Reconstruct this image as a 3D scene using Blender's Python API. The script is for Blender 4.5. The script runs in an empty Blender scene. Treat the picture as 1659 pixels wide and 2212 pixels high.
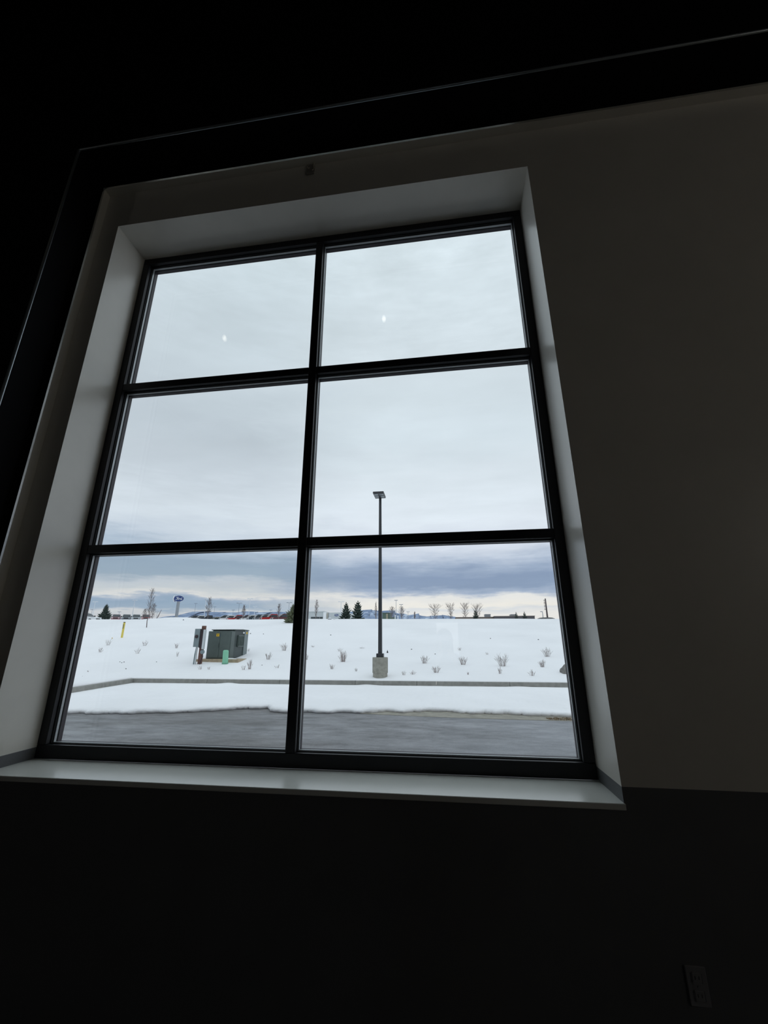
import bpy, math, random
from math import sin, cos, pi, radians, sqrt, atan2
from mathutils import Vector, Matrix, noise as mnoise

random.seed(7)
scene = bpy.context.scene
COL = scene.collection

# ------------------------------------------------------------------ camera
FPX, YAW, PITCH, ROLL = 893.56, -0.136072, 0.305215, -0.002446
CAM = Vector((0.756909, -1.911161, 0.577295))
_r = Vector((cos(YAW), -sin(YAW), 0)); FW = Vector((sin(YAW) * cos(PITCH), cos(YAW) * cos(PITCH), sin(PITCH)))
_u = _r.cross(FW)
RT = _r * cos(ROLL) + _u * sin(ROLL); UP = -_r * sin(ROLL) + _u * cos(ROLL)
cam_data = bpy.data.cameras.new('camera'); cam = bpy.data.objects.new('camera', cam_data); COL.objects.link(cam)
cam_data.sensor_fit = 'VERTICAL'; cam_data.sensor_height = 36.0; cam_data.sensor_width = 27.0
cam_data.lens = FPX * 36.0 / 2212.0
cam_data.clip_start = 0.02; cam_data.clip_end = 8000
cam.matrix_world = Matrix(((RT.x, UP.x, -FW.x, CAM.x), (RT.y, UP.y, -FW.y, CAM.y), (RT.z, UP.z, -FW.z, CAM.z), (0, 0, 0, 1)))
scene.camera = cam

# ------------------------------------------------------------------ view, world
vs = scene.view_settings
scene.display_settings.display_device = 'sRGB'
vs.view_transform = 'Standard'; vs.look = 'None'; vs.gamma = 1.0; vs.use_curve_mapping = False
vs.exposure = 0.0
scene.cycles.max_bounces = 12; scene.cycles.diffuse_bounces = 6; scene.cycles.transparent_max_bounces = 16
scene.cycles.sample_clamp_indirect = 4.0


def lin(c):
    return tuple((v / 255 / 12.92) if v / 255 <= 0.04045 else ((v / 255 + 0.055) / 1.055) ** 2.4 for v in c)


class NT:
    """small helper for wiring node trees"""
    def __init__(self, tree):
        self.t = tree; self.n = tree.nodes; self.l = tree.links

    def add(self, kind, **kw):
        nd = self.n.new(kind)
        for k, v in kw.items(): setattr(nd, k, v)
        return nd

    def put(self, sock, v):
        if isinstance(v, bpy.types.NodeSocket): self.l.new(v, sock)
        else: sock.default_value = v

    def math(self, op, a, b=0.0, c=0.0, clamp=False):
        nd = self.add('ShaderNodeMath', operation=op, use_clamp=clamp)
        for i, v in enumerate((a, b, c)): self.put(nd.inputs[i], v)
        return nd.outputs[0]

    def noise(self, vec, scale, detail=3.0, rough=0.5):
        nd = self.add('ShaderNodeTexNoise'); nd.inputs['Scale'].default_value = scale
        nd.inputs['Detail'].default_value = detail; nd.inputs['Roughness'].default_value = rough
        if vec is not None: self.l.new(vec, nd.inputs['Vector'])
        return nd.outputs['Fac']

    def comb(self, x, y, z):
        nd = self.add('ShaderNodeCombineXYZ')
        for i, v in enumerate((x, y, z)): self.put(nd.inputs[i], v)
        return nd.outputs[0]

    def ramp(self, fac, stops, interp='LINEAR'):
        nd = self.add('ShaderNodeValToRGB'); cr = nd.color_ramp; cr.interpolation = interp
        while len(cr.elements) < len(stops): cr.elements.new(0.5)
        for e, (p, c) in zip(cr.elements, stops):
            e.position = p; e.color = (*c, 1.0) if len(c) == 3 else c
        self.l.new(fac, nd.inputs[0])
        return nd.outputs[0]

    def mix(self, fac, a, b, blend='MIX'):
        nd = self.add('ShaderNodeMix', data_type='RGBA', blend_type=blend)
        self.put(nd.inputs[0], fac); self.put(nd.inputs[6], a); self.put(nd.inputs[7], b)
        return nd.outputs[2]

    def maprange(self, v, a, b, c=0.0, d=1.0):
        nd = self.add('ShaderNodeMapRange'); nd.clamp = True
        for i, x in enumerate((v, a, b, c, d)): self.put(nd.inputs[i], x)
        return nd.outputs[0]


world = bpy.data.worlds.new('overcast_sky'); scene.world = world; world.use_nodes = True
W = NT(world.node_tree); W.n.clear()
tc = W.add('ShaderNodeTexCoord'); sep = W.add('ShaderNodeSeparateXYZ'); W.l.new(tc.outputs['Generated'], sep.inputs[0])
dx, dy, dz = sep.outputs
hyp = W.math('SQRT', W.math('ADD', W.math('MULTIPLY', dx, dx), W.math('MULTIPLY', dy, dy)))
hyp = W.math('MAXIMUM', hyp, 1e-4)
ux = W.math('DIVIDE', dx, hyp); uy = W.math('DIVIDE', dy, hyp)
n_a = W.noise(W.comb(W.math('MULTIPLY', ux, 5.0), W.math('MULTIPLY', uy, 5.0), W.math('MULTIPLY', dz, 22.0)), 1.0, 6.0, 0.6)
n_b = W.noise(W.comb(W.math('MULTIPLY', ux, 9.0), W.math('MULTIPLY', uy, 9.0), W.math('MULTIPLY', dz, 110.0)), 1.0, 5.0, 0.6)
disp = W.math('ADD', W.math('MULTIPLY', W.math('SUBTRACT', n_a, 0.5), 0.060), W.math('MULTIPLY', W.math('SUBTRACT', n_b, 0.5), 0.022))
low = W.math('ADD', dz, W.math('MULTIPLY', disp, W.maprange(dz, 0.03, 0.3, 0.6, 2.2)))
RIGHT = [(0.00, (228, 228, 226)), (0.058, (232, 230, 226)), (0.070, (214, 218, 222)), (0.078, (236, 233, 226)), (0.098, (228, 228, 226)),
         (0.108, (168, 182, 203)), (0.122, (140, 158, 184)), (0.150, (139, 157, 184)), (0.172, (160, 176, 199)), (0.195, (194, 205, 221)),
         (0.220, (214, 222, 234)), (0.275, (224, 233, 242)), (0.36, (217, 227, 235)), (0.46, (211, 223, 231)), (0.60, (203, 214, 221)), (0.80, (160, 170, 175)), (1.0, (160, 170, 175))]
LEFT = [(0.00, (196, 200, 206)), (0.058, (196, 200, 205)), (0.064, (205, 208, 210)), (0.068, (156, 174, 192)), (0.084, (145, 166, 187)),
        (0.092, (164, 179, 198)), (0.097, (216, 217, 216)), (0.108, (196, 203, 208)), (0.122, (188, 197, 206)), (0.136, (154, 172, 188)), (0.165, (150, 169, 187)),
        (0.195, (172, 188, 205)), (0.225, (200, 211, 223)), (0.275, (212, 222, 231)), (0.36, (196, 206, 215)), (0.46, (190, 201, 210)),
        (0.57, (199, 211, 219)), (0.80, (158, 169, 174)), (1.0, (158, 169, 174))]
c_r = W.ramp(low, [(p, lin(c)) for p, c in RIGHT]); c_l = W.ramp(low, [(p, lin(c)) for p, c in LEFT])
side = W.maprange(W.math('ADD', ux, W.math('MULTIPLY', W.math('SUBTRACT', n_a, 0.5), 0.25)), -0.44, -0.18)
sky = W.mix(side, c_l, c_r)
den = W.math('ADD', W.math('MAXIMUM', dz, 0.0), 0.12)
n_c = W.noise(W.comb(W.math('DIVIDE', dx, den), W.math('DIVIDE', dy, den), 0.0), 1.3, 6.0, 0.55)
n_c2 = W.noise(W.comb(W.math('MULTIPLY', W.math('DIVIDE', dx, den), 0.6), W.math('MULTIPLY', W.math('DIVIDE', dy, den), 2.0), 3.0), 1.6, 5.0, 0.55)
tex = W.math('ADD', W.math('MULTIPLY', W.math('SUBTRACT', n_c, 0.5), 0.20), W.math('MULTIPLY', W.math('SUBTRACT', n_c2, 0.5), 0.22))
gain = W.math('ADD', 1.0, W.math('MULTIPLY', tex, W.maprange(dz, 0.10, 0.30, 0.5, 1.0)))
gain = W.math('MULTIPLY', gain, W.math('ADD', 1.0, W.math('MULTIPLY', W.math('POWER', W.maprange(dz, 0.50, 1.0), 2.0), 2.6)))        # an overcast sky is brightest overhead
bg = W.add('ShaderNodeBackground'); W.l.new(sky, bg.inputs[0]); W.l.new(W.math('MULTIPLY', gain, 1.10), bg.inputs[1])
wo = W.add('ShaderNodeOutputWorld'); W.l.new(bg.outputs[0], wo.inputs[0])


# ------------------------------------------------------------------ rays, ground
def ray(px, py):
    return FW + RT * ((px - 829.5) / FPX) - UP * ((py - 1106) / FPX)


def at_y(px, py, Y):
    d = ray(px, py); return CAM + d * ((Y - CAM.y) / d.y)


G = -0.97                      # asphalt level
YC = 14.85                     # back of the curb
YR = 36.0                      # crest of the snowy slope
RIDGE = [(at_y(px, py, YR).x, at_y(px, py, YR).z) for px, py in
         [(-900, 1340), (100, 1340), (200, 1338), (300, 1338), (335, 1336), (365, 1333.5), (400, 1333.5), (440, 1337), (480, 1338), (560, 1338),
          (640, 1337), (760, 1337), (900, 1337), (1060, 1336.5), (1240, 1337), (2600, 1337)]]


def ridge_z(x):
    if x <= RIDGE[0][0]: return RIDGE[0][1]
    for (x0, z0), (x1, z1) in zip(RIDGE, RIDGE[1:]):
        if x <= x1:
            t = (x - x0) / (x1 - x0); t = t * t * (3 - 2 * t)
            return z0 + (z1 - z0) * t
    return RIDGE[-1][1]


def zg(x, y):
    z0 = -0.76
    if y < 14.66: return -0.80
    if y <= YC: return z0
    zr = ridge_z(x)
    if y <= YR:
        t = (y - YC) / (YR - YC)
        s = t if t < 0.93 else t - (t - 0.93) ** 2 / 0.14 * 0.35
        return z0 + (zr - z0) * s / 0.9878 + 0.03 * sin(x * 0.9 + y * 0.7) * min(1, (y - YC) * .3) * (1 - t)
    base = 2.50
    k = min(1.0, (y - YR) / 6.0)
    return (zr - 0.02) * (1 - k) + base * k + 0.0427 * (y - YR) * k + 0.017 * max(0.0, -x - 45) * max(0.0, min(1.0, (y - 52) / 30)) * max(0.0, min(1.0, (190 + x) / 60))


def hit(px, py):
    """the point of the slope behind a picture point"""
    d = ray(px, py); lo = None
    for i in range(2500):
        Y = YC + i * 0.0085
        p = CAM + d * ((Y - CAM.y) / d.y)
        if p.z <= zg(p.x, Y): return p
    return CAM + d * ((YR - CAM.y) / d.y)


def ppm(y): return 936.0 / (y - CAM.y)        # pixels per metre near the horizon


# ------------------------------------------------------------------ mesh builder
class MB:
    def __init__(self): self.v = []; self.f = []; self.m = []; self.mi = 0

    def face(self, pts):
        k = len(self.v); self.v += [tuple(p) for p in pts]; self.f.append(tuple(range(k, k + len(pts)))); self.m.append(self.mi)

    def poly(self, verts, faces):
        k = len(self.v); self.v += [tuple(p) for p in verts]
        for f in faces: self.f.append(tuple(i + k for i in f)); self.m.append(self.mi)
        return self

    def box(self, a, b, mat=None):
        (x0, y0, z0), (x1, y1, z1) = a, b
        vs_ = [(x0, y0, z0), (x1, y0, z0), (x1, y1, z0), (x0, y1, z0), (x0, y0, z1), (x1, y0, z1), (x1, y1, z1), (x0, y1, z1)]
        if mat is not None: vs_ = [mat @ Vector(p) for p in vs_]
        return self.poly(vs_, [(0, 3, 2, 1), (4, 5, 6, 7), (0, 1, 5, 4), (1, 2, 6, 5), (2, 3, 7, 6), (3, 0, 4, 7)])

    def rbox(self, a, b, r=0.02, mat=None):
        """box with chamfered edges"""
        (x0, y0, z0), (x1, y1, z1) = a, b
        out = []; idx = {}
        xs, ys, zs = (x0, x1), (y0, y1), (z0, z1)
        for i in (0, 1):
            for j in (0, 1):
                for k in (0, 1):
                    sx, sy, sz = (1 - 2 * i), (1 - 2 * j), (1 - 2 * k)
                    for ax in range(3):
                        p = [xs[i] + sx * r, ys[j] + sy * r, zs[k] + sz * r]
                        p[ax] = (xs[i], ys[j], zs[k])[ax]
                        idx[(i, j, k, ax)] = len(out); out.append(Vector(p) if mat is None else mat @ Vector(p))
        F = []
        for ax in range(3):
            o = [a_ for a_ in range(3) if a_ != ax]
            for s in (0, 1):
                q = []
                for (u, w) in ((0, 0), (1, 0), (1, 1), (0, 1)):
                    c = [0, 0, 0]; c[ax] = s; c[o[0]] = u; c[o[1]] = w; q.append(idx[(*c, ax)])
                F.append(tuple(q))
        for ax in range(3):
            o = [a_ for a_ in range(3) if a_ != ax]
            for u in (0, 1):
                for w in (0, 1):
                    c0 = [0, 0, 0]; c1 = [0, 0, 0]; c0[ax] = 0; c1[ax] = 1
                    for c in (c0, c1): c[o[0]] = u; c[o[1]] = w
                    F.append((idx[(*c0, o[0])], idx[(*c1, o[0])], idx[(*c1, o[1])], idx[(*c0, o[1])]))
        for i in (0, 1):
            for j in (0, 1):
                for k in (0, 1): F.append((idx[(i, j, k, 0)], idx[(i, j, k, 1)], idx[(i, j, k, 2)]))
        return self.poly(out, F)

    def tube(self, pts, radii, n=6, caps=True):
        pts = [Vector(p) for p in pts]
        if not isinstance(radii, (list, tuple)): radii = [radii] * len(pts)
        rings = []
        for i, p in enumerate(pts):
            d = (pts[min(i + 1, len(pts) - 1)] - pts[max(i - 1, 0)]).normalized()
            a = Vector((0, 0, 1)) if abs(d.z) < 0.9 else Vector((1, 0, 0))
            s = d.cross(a).normalized(); t = s.cross(d)
            rings.append([p + (s * cos(2 * pi * k / n) + t * sin(2 * pi * k / n)) * radii[i] for k in range(n)])
        vv = [q for r_ in rings for q in r_]; ff = []
        for i in range(len(rings) - 1):
            for k in range(n):
                a, b = i * n + k, i * n + (k + 1) % n
                ff.append((a, b, b + n, a + n))
        if caps: ff.append(tuple(range(n - 1, -1, -1))); ff.append(tuple(range((len(rings) - 1) * n, len(rings) * n)))
        return self.poly(vv, ff)

    def lathe(self, prof, c=(0, 0, 0), n=24, mat=None):
        vv = []; ff = []
        for (r, z) in prof:
            for k in range(n):
                p = Vector((c[0] + r * cos(2 * pi * k / n), c[1] + r * sin(2 * pi * k / n), c[2] + z)); vv.append(p if mat is None else mat @ p)
        for i in range(len(prof) - 1):
            for k in range(n):
                a, b = i * n + k, i * n + (k + 1) % n
                ff.append((a, b, b + n, a + n))
        ff.append(tuple(range(n - 1, -1, -1))); ff.append(tuple(range((len(prof) - 1) * n, len(prof) * n)))
        return self.poly(vv, ff)

    def prism(self, poly, axis, a, b, mat=None):
        """extrude a 2D polygon along axis x, y or z from a to b"""
        def P(u, w, t): return {'x': (t, u, w), 'y': (u, t, w), 'z': (u, w, t)}[axis]
        n = len(poly); vv = [P(u, w, a) for u, w in poly] + [P(u, w, b) for u, w in poly]
        if mat is not None: vv = [mat @ Vector(p) for p in vv]
        ff = [tuple(range(n))[::-1], tuple(range(n, 2 * n))] + [(i, (i + 1) % n, (i + 1) % n + n, i + n) for i in range(n)]
        return self.poly(vv, ff)

    def build(self, name, mats, parent=None, smooth=False, loc=None):
        me = bpy.data.meshes.new(name); me.from_pydata(self.v, [], self.f)
        if not isinstance(mats, (list, tuple)): mats = [mats]
        for m_ in mats: me.materials.append(m_)
        if len(mats) > 1:
            for p, i in zip(me.polygons, self.m): p.material_index = i
        bm_fix(me)
        if smooth:
            for p in me.polygons: p.use_smooth = True
        o = bpy.data.objects.new(name, me); COL.objects.link(o)
        if parent: o.parent = parent
        if loc is not None: o.location = loc
        return o


import bmesh


def bm_fix(me):
    bm = bmesh.new(); bm.from_mesh(me)
    loose = [v for v in bm.verts if not v.link_faces]
    if loose: bmesh.ops.delete(bm, geom=loose, context='VERTS')
    bmesh.ops.recalc_face_normals(bm, faces=bm.faces); bm.to_mesh(me); bm.free(); me.update()


def tag(o, label=None, cat=None, group=None, kind=None):
    if label: o['label'] = label
    if cat: o['category'] = cat
    if group: o['group'] = group
    if kind: o['kind'] = kind
    return o


def thing(name, label, cat, loc=(0, 0, 0), rz=0.0, group=None, kind=None):
    o = bpy.data.objects.new(name, None); COL.objects.link(o); o.empty_display_size = 0.1
    o.location = loc; o.rotation_euler = (0, 0, rz)
    return tag(o, label, cat, group, kind)


def copy_tree(o, parent=None):
    c = o.copy(); COL.objects.link(c)
    if parent: c.parent = parent
    for ch in list(o.children): copy_tree(ch, c)
    return c


# ------------------------------------------------------------------ materials
MATS = {}


def mat(name, col, rough=0.6, metal=0.0, spec=0.5, noise=0.0, scale=8.0, bump=0.0, bscale=60.0, emit=None, rvar=0.0):
    if name in MATS: return MATS[name]
    m = bpy.data.materials.new(name); m.use_nodes = True; n = NT(m.node_tree); b = n.n['Principled BSDF']
    c = lin(col)
    b.inputs['Base Color'].default_value = (*c, 1); b.inputs['Roughness'].default_value = rough
    b.inputs['Metallic'].default_value = metal; b.inputs['Specular IOR Level'].default_value = spec
    t = n.add('ShaderNodeTexCoord')
    f = n.noise(t.outputs['Object'], scale, 5.0, 0.6)
    if noise:
        lo = tuple(max(0, v * (1 - noise)) for v in c); hi = tuple(min(1, v * (1 + noise)) for v in c)
        n.l.new(n.ramp(f, [(0.3, lo), (0.7, hi)]), b.inputs['Base Color'])
    if rvar: n.l.new(n.maprange(f, 0.3, 0.7, rough - rvar, rough + rvar), b.inputs['Roughness'])
    if bump:
        bp = n.add('ShaderNodeBump'); bp.inputs['Strength'].default_value = bump; bp.inputs['Distance'].default_value = 0.02
        n.l.new(n.noise(t.outputs['Object'], bscale, 4.0, 0.6), bp.inputs['Height']); n.l.new(bp.outputs[0], b.inputs['Normal'])
    if emit:
        b.inputs['Emission Color'].default_value = (*c, 1); b.inputs['Emission Strength'].default_value = emit
    MATS[name] = m
    return m


M_TAUPE = mat('taupe_wall_paint', (230, 226, 217), 0.29, spec=0.85, noise=0.04, scale=3, bump=0.03, bscale=220)
M_DARK = mat('charcoal_wall_paint', (106, 107, 109), 0.5, spec=0.3, noise=0.06, scale=4, bump=0.08, bscale=220)
M_BLACK = mat('black_wall_paint', (18, 18, 21), 0.75, spec=0.1, noise=0.05, scale=4)
M_BEAD = mat('dark_metal_corner_bead', (214, 224, 230), 0.33, metal=1.0)
M_CAULK = mat('brushed_aluminium_trim', (236, 236, 234), 0.2, metal=1.0)
M_SILL = mat('off_white_sill', (243, 244, 238), 0.25, spec=0.85, noise=0.03, scale=6)
M_FRAME = mat('black_anodised_frame', (26, 26, 31), 0.45, spec=0.35, noise=0.05, scale=20)
M_STOP = mat('dark_bronze_stop', (62, 56, 62), 0.5, spec=0.4, noise=0.05, scale=20)
M_GASKET = mat('black_rubber_gasket', (10, 10, 11), 0.7, spec=0.2)
M_SPACER = mat('aluminium_spacer', (176, 180, 182), 0.4, metal=0.5)
M_FLOOR = mat('dark_carpet', (48, 46, 45), 0.9, noise=0.2, scale=40)
M_CEIL = mat('black_ceiling_paint', (24, 24, 26), 0.9)
M_CONC = mat('weathered_concrete', (150, 148, 138), 0.85, noise=0.22, scale=9, bump=0.3, bscale=40)
M_CURB = mat('curb_concrete', (138, 137, 132), 0.85, noise=0.16, scale=6, bump=0.3, bscale=50)
M_POLE = mat('dark_bronze_pole', (62, 63, 66), 0.45, metal=0.3, noise=0.06, scale=4)
M_LENS = mat('smoky_lamp_lens', (120, 128, 134), 0.3)
M_TWIG = mat('dry_brown_twigs', (118, 98, 92), 0.85, noise=0.2, scale=30)
M_TWIG2 = mat('grey_brown_twigs', (132, 120, 116), 0.85, noise=0.2, scale=30)
M_BARK = mat('grey_brown_bark', (112, 102, 100), 0.9, noise=0.2, scale=12)
M_NEEDLE = mat('dark_spruce_needles', (44, 58, 52), 0.9, noise=0.35, scale=6)
M_NEEDLE2 = mat('olive_spruce_needles', (92, 98, 74), 0.9, noise=0.35, scale=6)
M_SNOWCLUMP = mat('snow_on_boughs', (236, 240, 244), 0.9)
M_WHITEPOLE = mat('pale_galvanised_pole', (214, 220, 226), 0.5, metal=0.1)
M_GREYPOLE = mat('grey_galvanised_pole', (136, 146, 158), 0.5, metal=0.2)


def snow_material():
    m = bpy.data.materials.new('fresh_snow'); m.use_nodes = True; n = NT(m.node_tree); b = n.n['Principled BSDF']
    t = n.add('ShaderNodeTexCoord')
    f = n.noise(t.outputs['Object'], 0.25, 6.0, 0.55)
    n.l.new(n.ramp(f, [(0.3, lin((236, 234, 236))), (0.7, lin((245, 243, 245)))]), b.inputs['Base Color'])
    b.inputs['Roughness'].default_value = 0.85; b.inputs['Specular IOR Level'].default_value = 0.2
    bp = n.add('ShaderNodeBump'); bp.inputs['Strength'].default_value = 0.35; bp.inputs['Distance'].default_value = 0.06
    mp = n.add('ShaderNodeMapping'); mp.inputs['Scale'].default_value = (1.0, 3.0, 1.0); n.l.new(t.outputs['Object'], mp.inputs[0])
    n.l.new(n.noise(mp.outputs[0], 1.6, 6.0, 0.55), bp.inputs['Height']); n.l.new(bp.outputs[0], b.inputs['Normal'])
    return m


M_SNOW = snow_material()


def asphalt_material():
    m = bpy.data.materials.new('wet_asphalt'); m.use_nodes = True; n = NT(m.node_tree); b = n.n['Principled BSDF']
    t = n.add('ShaderNodeTexCoord')
    mp = n.add('ShaderNodeMapping'); mp.inputs['Scale'].default_value = (0.35, 1.0, 1.0); n.l.new(t.outputs['Object'], mp.inputs[0])
    big = n.noise(mp.outputs[0], 0.75, 5.0, 0.55)
    fine = n.noise(t.outputs['Object'], 45.0, 3.0, 0.7)
    sepx = n.add('ShaderNodeSeparateXYZ'); n.l.new(t.outputs['Object'], sepx.inputs[0])
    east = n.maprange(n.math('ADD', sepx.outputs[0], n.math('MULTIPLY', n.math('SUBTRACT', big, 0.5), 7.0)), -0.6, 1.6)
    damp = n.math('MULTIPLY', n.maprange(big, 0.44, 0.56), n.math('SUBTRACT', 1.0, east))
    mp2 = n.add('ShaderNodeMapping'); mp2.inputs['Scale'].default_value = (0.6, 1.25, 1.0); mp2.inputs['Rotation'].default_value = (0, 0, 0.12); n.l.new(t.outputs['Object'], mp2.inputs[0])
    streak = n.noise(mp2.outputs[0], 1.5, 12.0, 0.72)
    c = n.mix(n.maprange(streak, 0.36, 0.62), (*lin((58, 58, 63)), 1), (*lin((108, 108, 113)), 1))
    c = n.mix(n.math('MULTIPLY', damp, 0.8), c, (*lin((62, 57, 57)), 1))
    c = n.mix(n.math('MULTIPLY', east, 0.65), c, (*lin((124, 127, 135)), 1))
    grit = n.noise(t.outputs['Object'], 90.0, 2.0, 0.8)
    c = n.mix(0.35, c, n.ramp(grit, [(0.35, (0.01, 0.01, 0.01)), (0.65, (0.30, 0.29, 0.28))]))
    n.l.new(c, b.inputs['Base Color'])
    n.l.new(n.maprange(streak, 0.34, 0.62, 0.55, 0.28), b.inputs['Roughness'])
    b.inputs['Specular IOR Level'].default_value = 0.5
    bp = n.add('ShaderNodeBump'); bp.inputs['Strength'].default_value = 0.4; bp.inputs['Distance'].default_value = 0.01
    n.l.new(fine, bp.inputs['Height']); n.l.new(bp.outputs[0], b.inputs['Normal'])
    return m


M_ASPHALT = asphalt_material()


def glass_material(name='clear_window_glass', tint=(0.995, 1.0, 1.0)):
    m = bpy.data.materials.new(name); m.use_nodes = True; n = NT(m.node_tree); n.n.clear()
    lw = n.add('ShaderNodeLayerWeight'); lw.inputs['Blend'].default_value = 0.5
    fr = n.math('ADD', 0.04, n.math('MULTIPLY', n.math('POWER', lw.outputs['Facing'], 5.0), 0.96))
    tr = n.add('ShaderNodeBsdfTransparent'); tr.inputs[0].default_value = (*tint, 1)
    gl = n.add('ShaderNodeBsdfGlossy'); gl.inputs['Roughness'].default_value = 0.0
    mx = n.add('ShaderNodeMixShader'); n.l.new(fr, mx.inputs[0]); n.l.new(tr.outputs[0], mx.inputs[1]); n.l.new(gl.outputs[0], mx.inputs[2])
    o = n.add('ShaderNodeOutputMaterial'); n.l.new(mx.outputs[0], o.inputs[0])
    return m


M_GLASS = glass_material()

# ------------------------------------------------------------------ room shell
HW, H, R = 1.40, 3.395, 0.273         # half width and height of the opening, depth of the reveal
FD = 0.096                            # depth of the window frame
FLOOR, CEIL = -0.95, 7.2
XL, XR, YB = -7.0, 6.5, -8.2
PL = 0.054                            # paint line above the sill
NX, NZ, NY = -1.582, 3.815, -0.25     # edge of the black wall that stands in front
wall = MB()
YW = R + FD
for a, b in (((NX - 0.3, 0, PL), (-HW, YW, CEIL)), ((HW, 0, PL), (XR, YW, CEIL)), ((-HW, 0, H), (HW, YW, CEIL))): wall.box(a, b)
wall.mi = 1
for a, b in (((NX - 0.3, 0, FLOOR), (-HW, YW, PL)), ((HW, 0, FLOOR), (XR, YW, PL)), ((-HW, 0, FLOOR), (HW, YW, -0.022))): wall.box(a, b)
tag(wall.build('wall_front', [M_TAUPE, M_DARK]), 'taupe wall around the window with a charcoal lower part', kind='structure')


def round_corner(cx, cy, r, a0, a1, n=8):
    return [(cx + r * cos(a0 + (a1 - a0) * i / n), cy + r * sin(a0 + (a1 - a0) * i / n)) for i in range(n + 1)]


RB = 0.011
nw = MB()
nw.box((XL - 0.2, NY, FLOOR), (NX - RB, YW, CEIL)); nw.box((NX - RB, NY + RB, FLOOR), (NX, 0.0, CEIL))
nw.box((NX, NY, NZ + RB), (XR, 0.0, CEIL)); nw.box((NX, NY + RB, NZ), (XR, 0.0, NZ + RB))
tag(nw.build('wall_left_front', M_BLACK), 'black wall standing proud beside and above the window niche', kind='structure')
t1 = MB(); t1.prism([(NX - RB, NY + RB)] + round_corner(NX - RB, NY + RB, RB, -pi / 2, 0), 'z', FLOOR, NZ + RB)
tag(t1.build('trim_1', M_BEAD, smooth=False), 'rounded dark metal corner bead catching window light, upright', kind='structure')
t2 = MB(); t2.prism([(NY + RB, NZ + RB)] + round_corner(NY + RB, NZ + RB, RB, pi, 1.5 * pi), 'x', NX, XR)
tag(t2.build('trim_2', M_BEAD), 'rounded dark metal corner bead catching window light, level', kind='structure')
# thin trims standing proud of the taupe wall, their bevelled metal lips turned a little toward the room
P_, LW = 0.060, 0.0095                # how far they stand out, width of the lip
FX, FZ = NX + 0.047, NZ - 0.104
ta, tb = radians(13.2), radians(11.6)
lip = [(FX, -P_), (FX + LW * sin(ta), -P_ + LW * cos(ta)), (FX - 0.004, -P_ + LW * cos(ta)), (FX - 0.004, -P_)]
t3 = MB(); t3.prism(lip, 'z', PL, FZ); t3.mi = 1; t3.box((FX - 0.004, -P_ + LW + 0.0002, PL), (FX + LW * sin(ta), 0.0, FZ))
tag(t3.build('trim_3', [M_CAULK, M_TAUPE]), 'thin upright trim with a bright metal lip left of the window', kind='structure')
lip = [(-P_, FZ), (-P_ + LW * cos(tb), FZ - LW * sin(tb)), (-P_ + LW * cos(tb), FZ + 0.004), (-P_, FZ + 0.004)]
t4 = MB(); t4.prism(lip, 'x', FX - 0.004, XR); t4.mi = 1; t4.box((FX - 0.004, -P_ + LW + 0.0002, FZ - LW * sin(tb)), (XR, 0.0, FZ + 0.004))
tag(t4.build('trim_4', [M_CAULK, M_TAUPE]), 'thin level trim with a bright metal lip above the window', kind='structure')
tag(MB().box((XL - 0.2, YB - 0.2, FLOOR - 0.15), (XR + 0.2, YW, FLOOR)).build('floor', M_FLOOR), 'dark carpet floor', kind='structure')
tag(MB().box((XL - 0.2, YB - 0.2, CEIL), (XR + 0.2, YW, CEIL + 0.2)).build('ceiling', M_CEIL), 'black ceiling', kind='structure')
tag(MB().box((XL - 0.2, YB - 0.2, FLOOR), (XL, NY, CEIL)).build('wall_left', M_DARK), 'charcoal side wall', kind='structure')
tag(MB().box((XR, YB - 0.2, FLOOR), (XR + 0.2, YW, CEIL)).build('wall_right', M_TAUPE), 'taupe side wall', kind='structure')

# ------------------------------------------------------------------ window: frame, six glazed lights, sill
win = thing('window_1', 'tall black framed window of six panes in a deep reveal', None, (0, R, 0), kind='structure')
BF, TF, JF, MW = 0.065, 0.050, 0.050, 0.050      # face widths: bottom, head, jambs, bars
MX = -0.007                                      # centre of the upright bar
T1, T2 = 1.118, 2.252                            # centres of the two cross bars
D0, D1 = 0.028, 0.070                            # inner and outer side of the glazing pocket


def bar(name, x0, x1, z0, z1):
    b = MB(); b.rbox((x0, 0, z0), (x1, FD, z1), 0.0025); return b.build(name, M_FRAME, win)


bar('sill_rail', -HW, HW, 0, BF); bar('head_rail', -HW, HW, H - TF, H)
bar('jamb', -HW, -HW + JF, BF, H - TF); bar('jamb', HW - JF, HW, BF, H - TF)
bar('mullion', MX - MW / 2, MX + MW / 2, BF, H - TF)
xs = [(-HW + JF, MX - MW / 2), (MX + MW / 2, HW - JF)]
zs = [(BF, T1 - MW / 2), (T1 + MW / 2, T2 - MW / 2), (T2 + MW / 2, H - TF)]
for zc in (T1, T2):
    for x0, x1 in xs: bar('transom', x0, x1, zc - MW / 2, zc + MW / 2)


def ring(x0, x1, z0, z1, w, y0, y1):
    b = MB()
    b.box((x0, y0, z0), (x1, y1, z0 + w)); b.box((x0, y0, z1 - w), (x1, y1, z1))
    b.box((x0, y0, z0 + w), (x0 + w, y1, z1 - w)); b.box((x1 - w, y0, z0 + w), (x1, y1, z1 - w))
    return b


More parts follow.
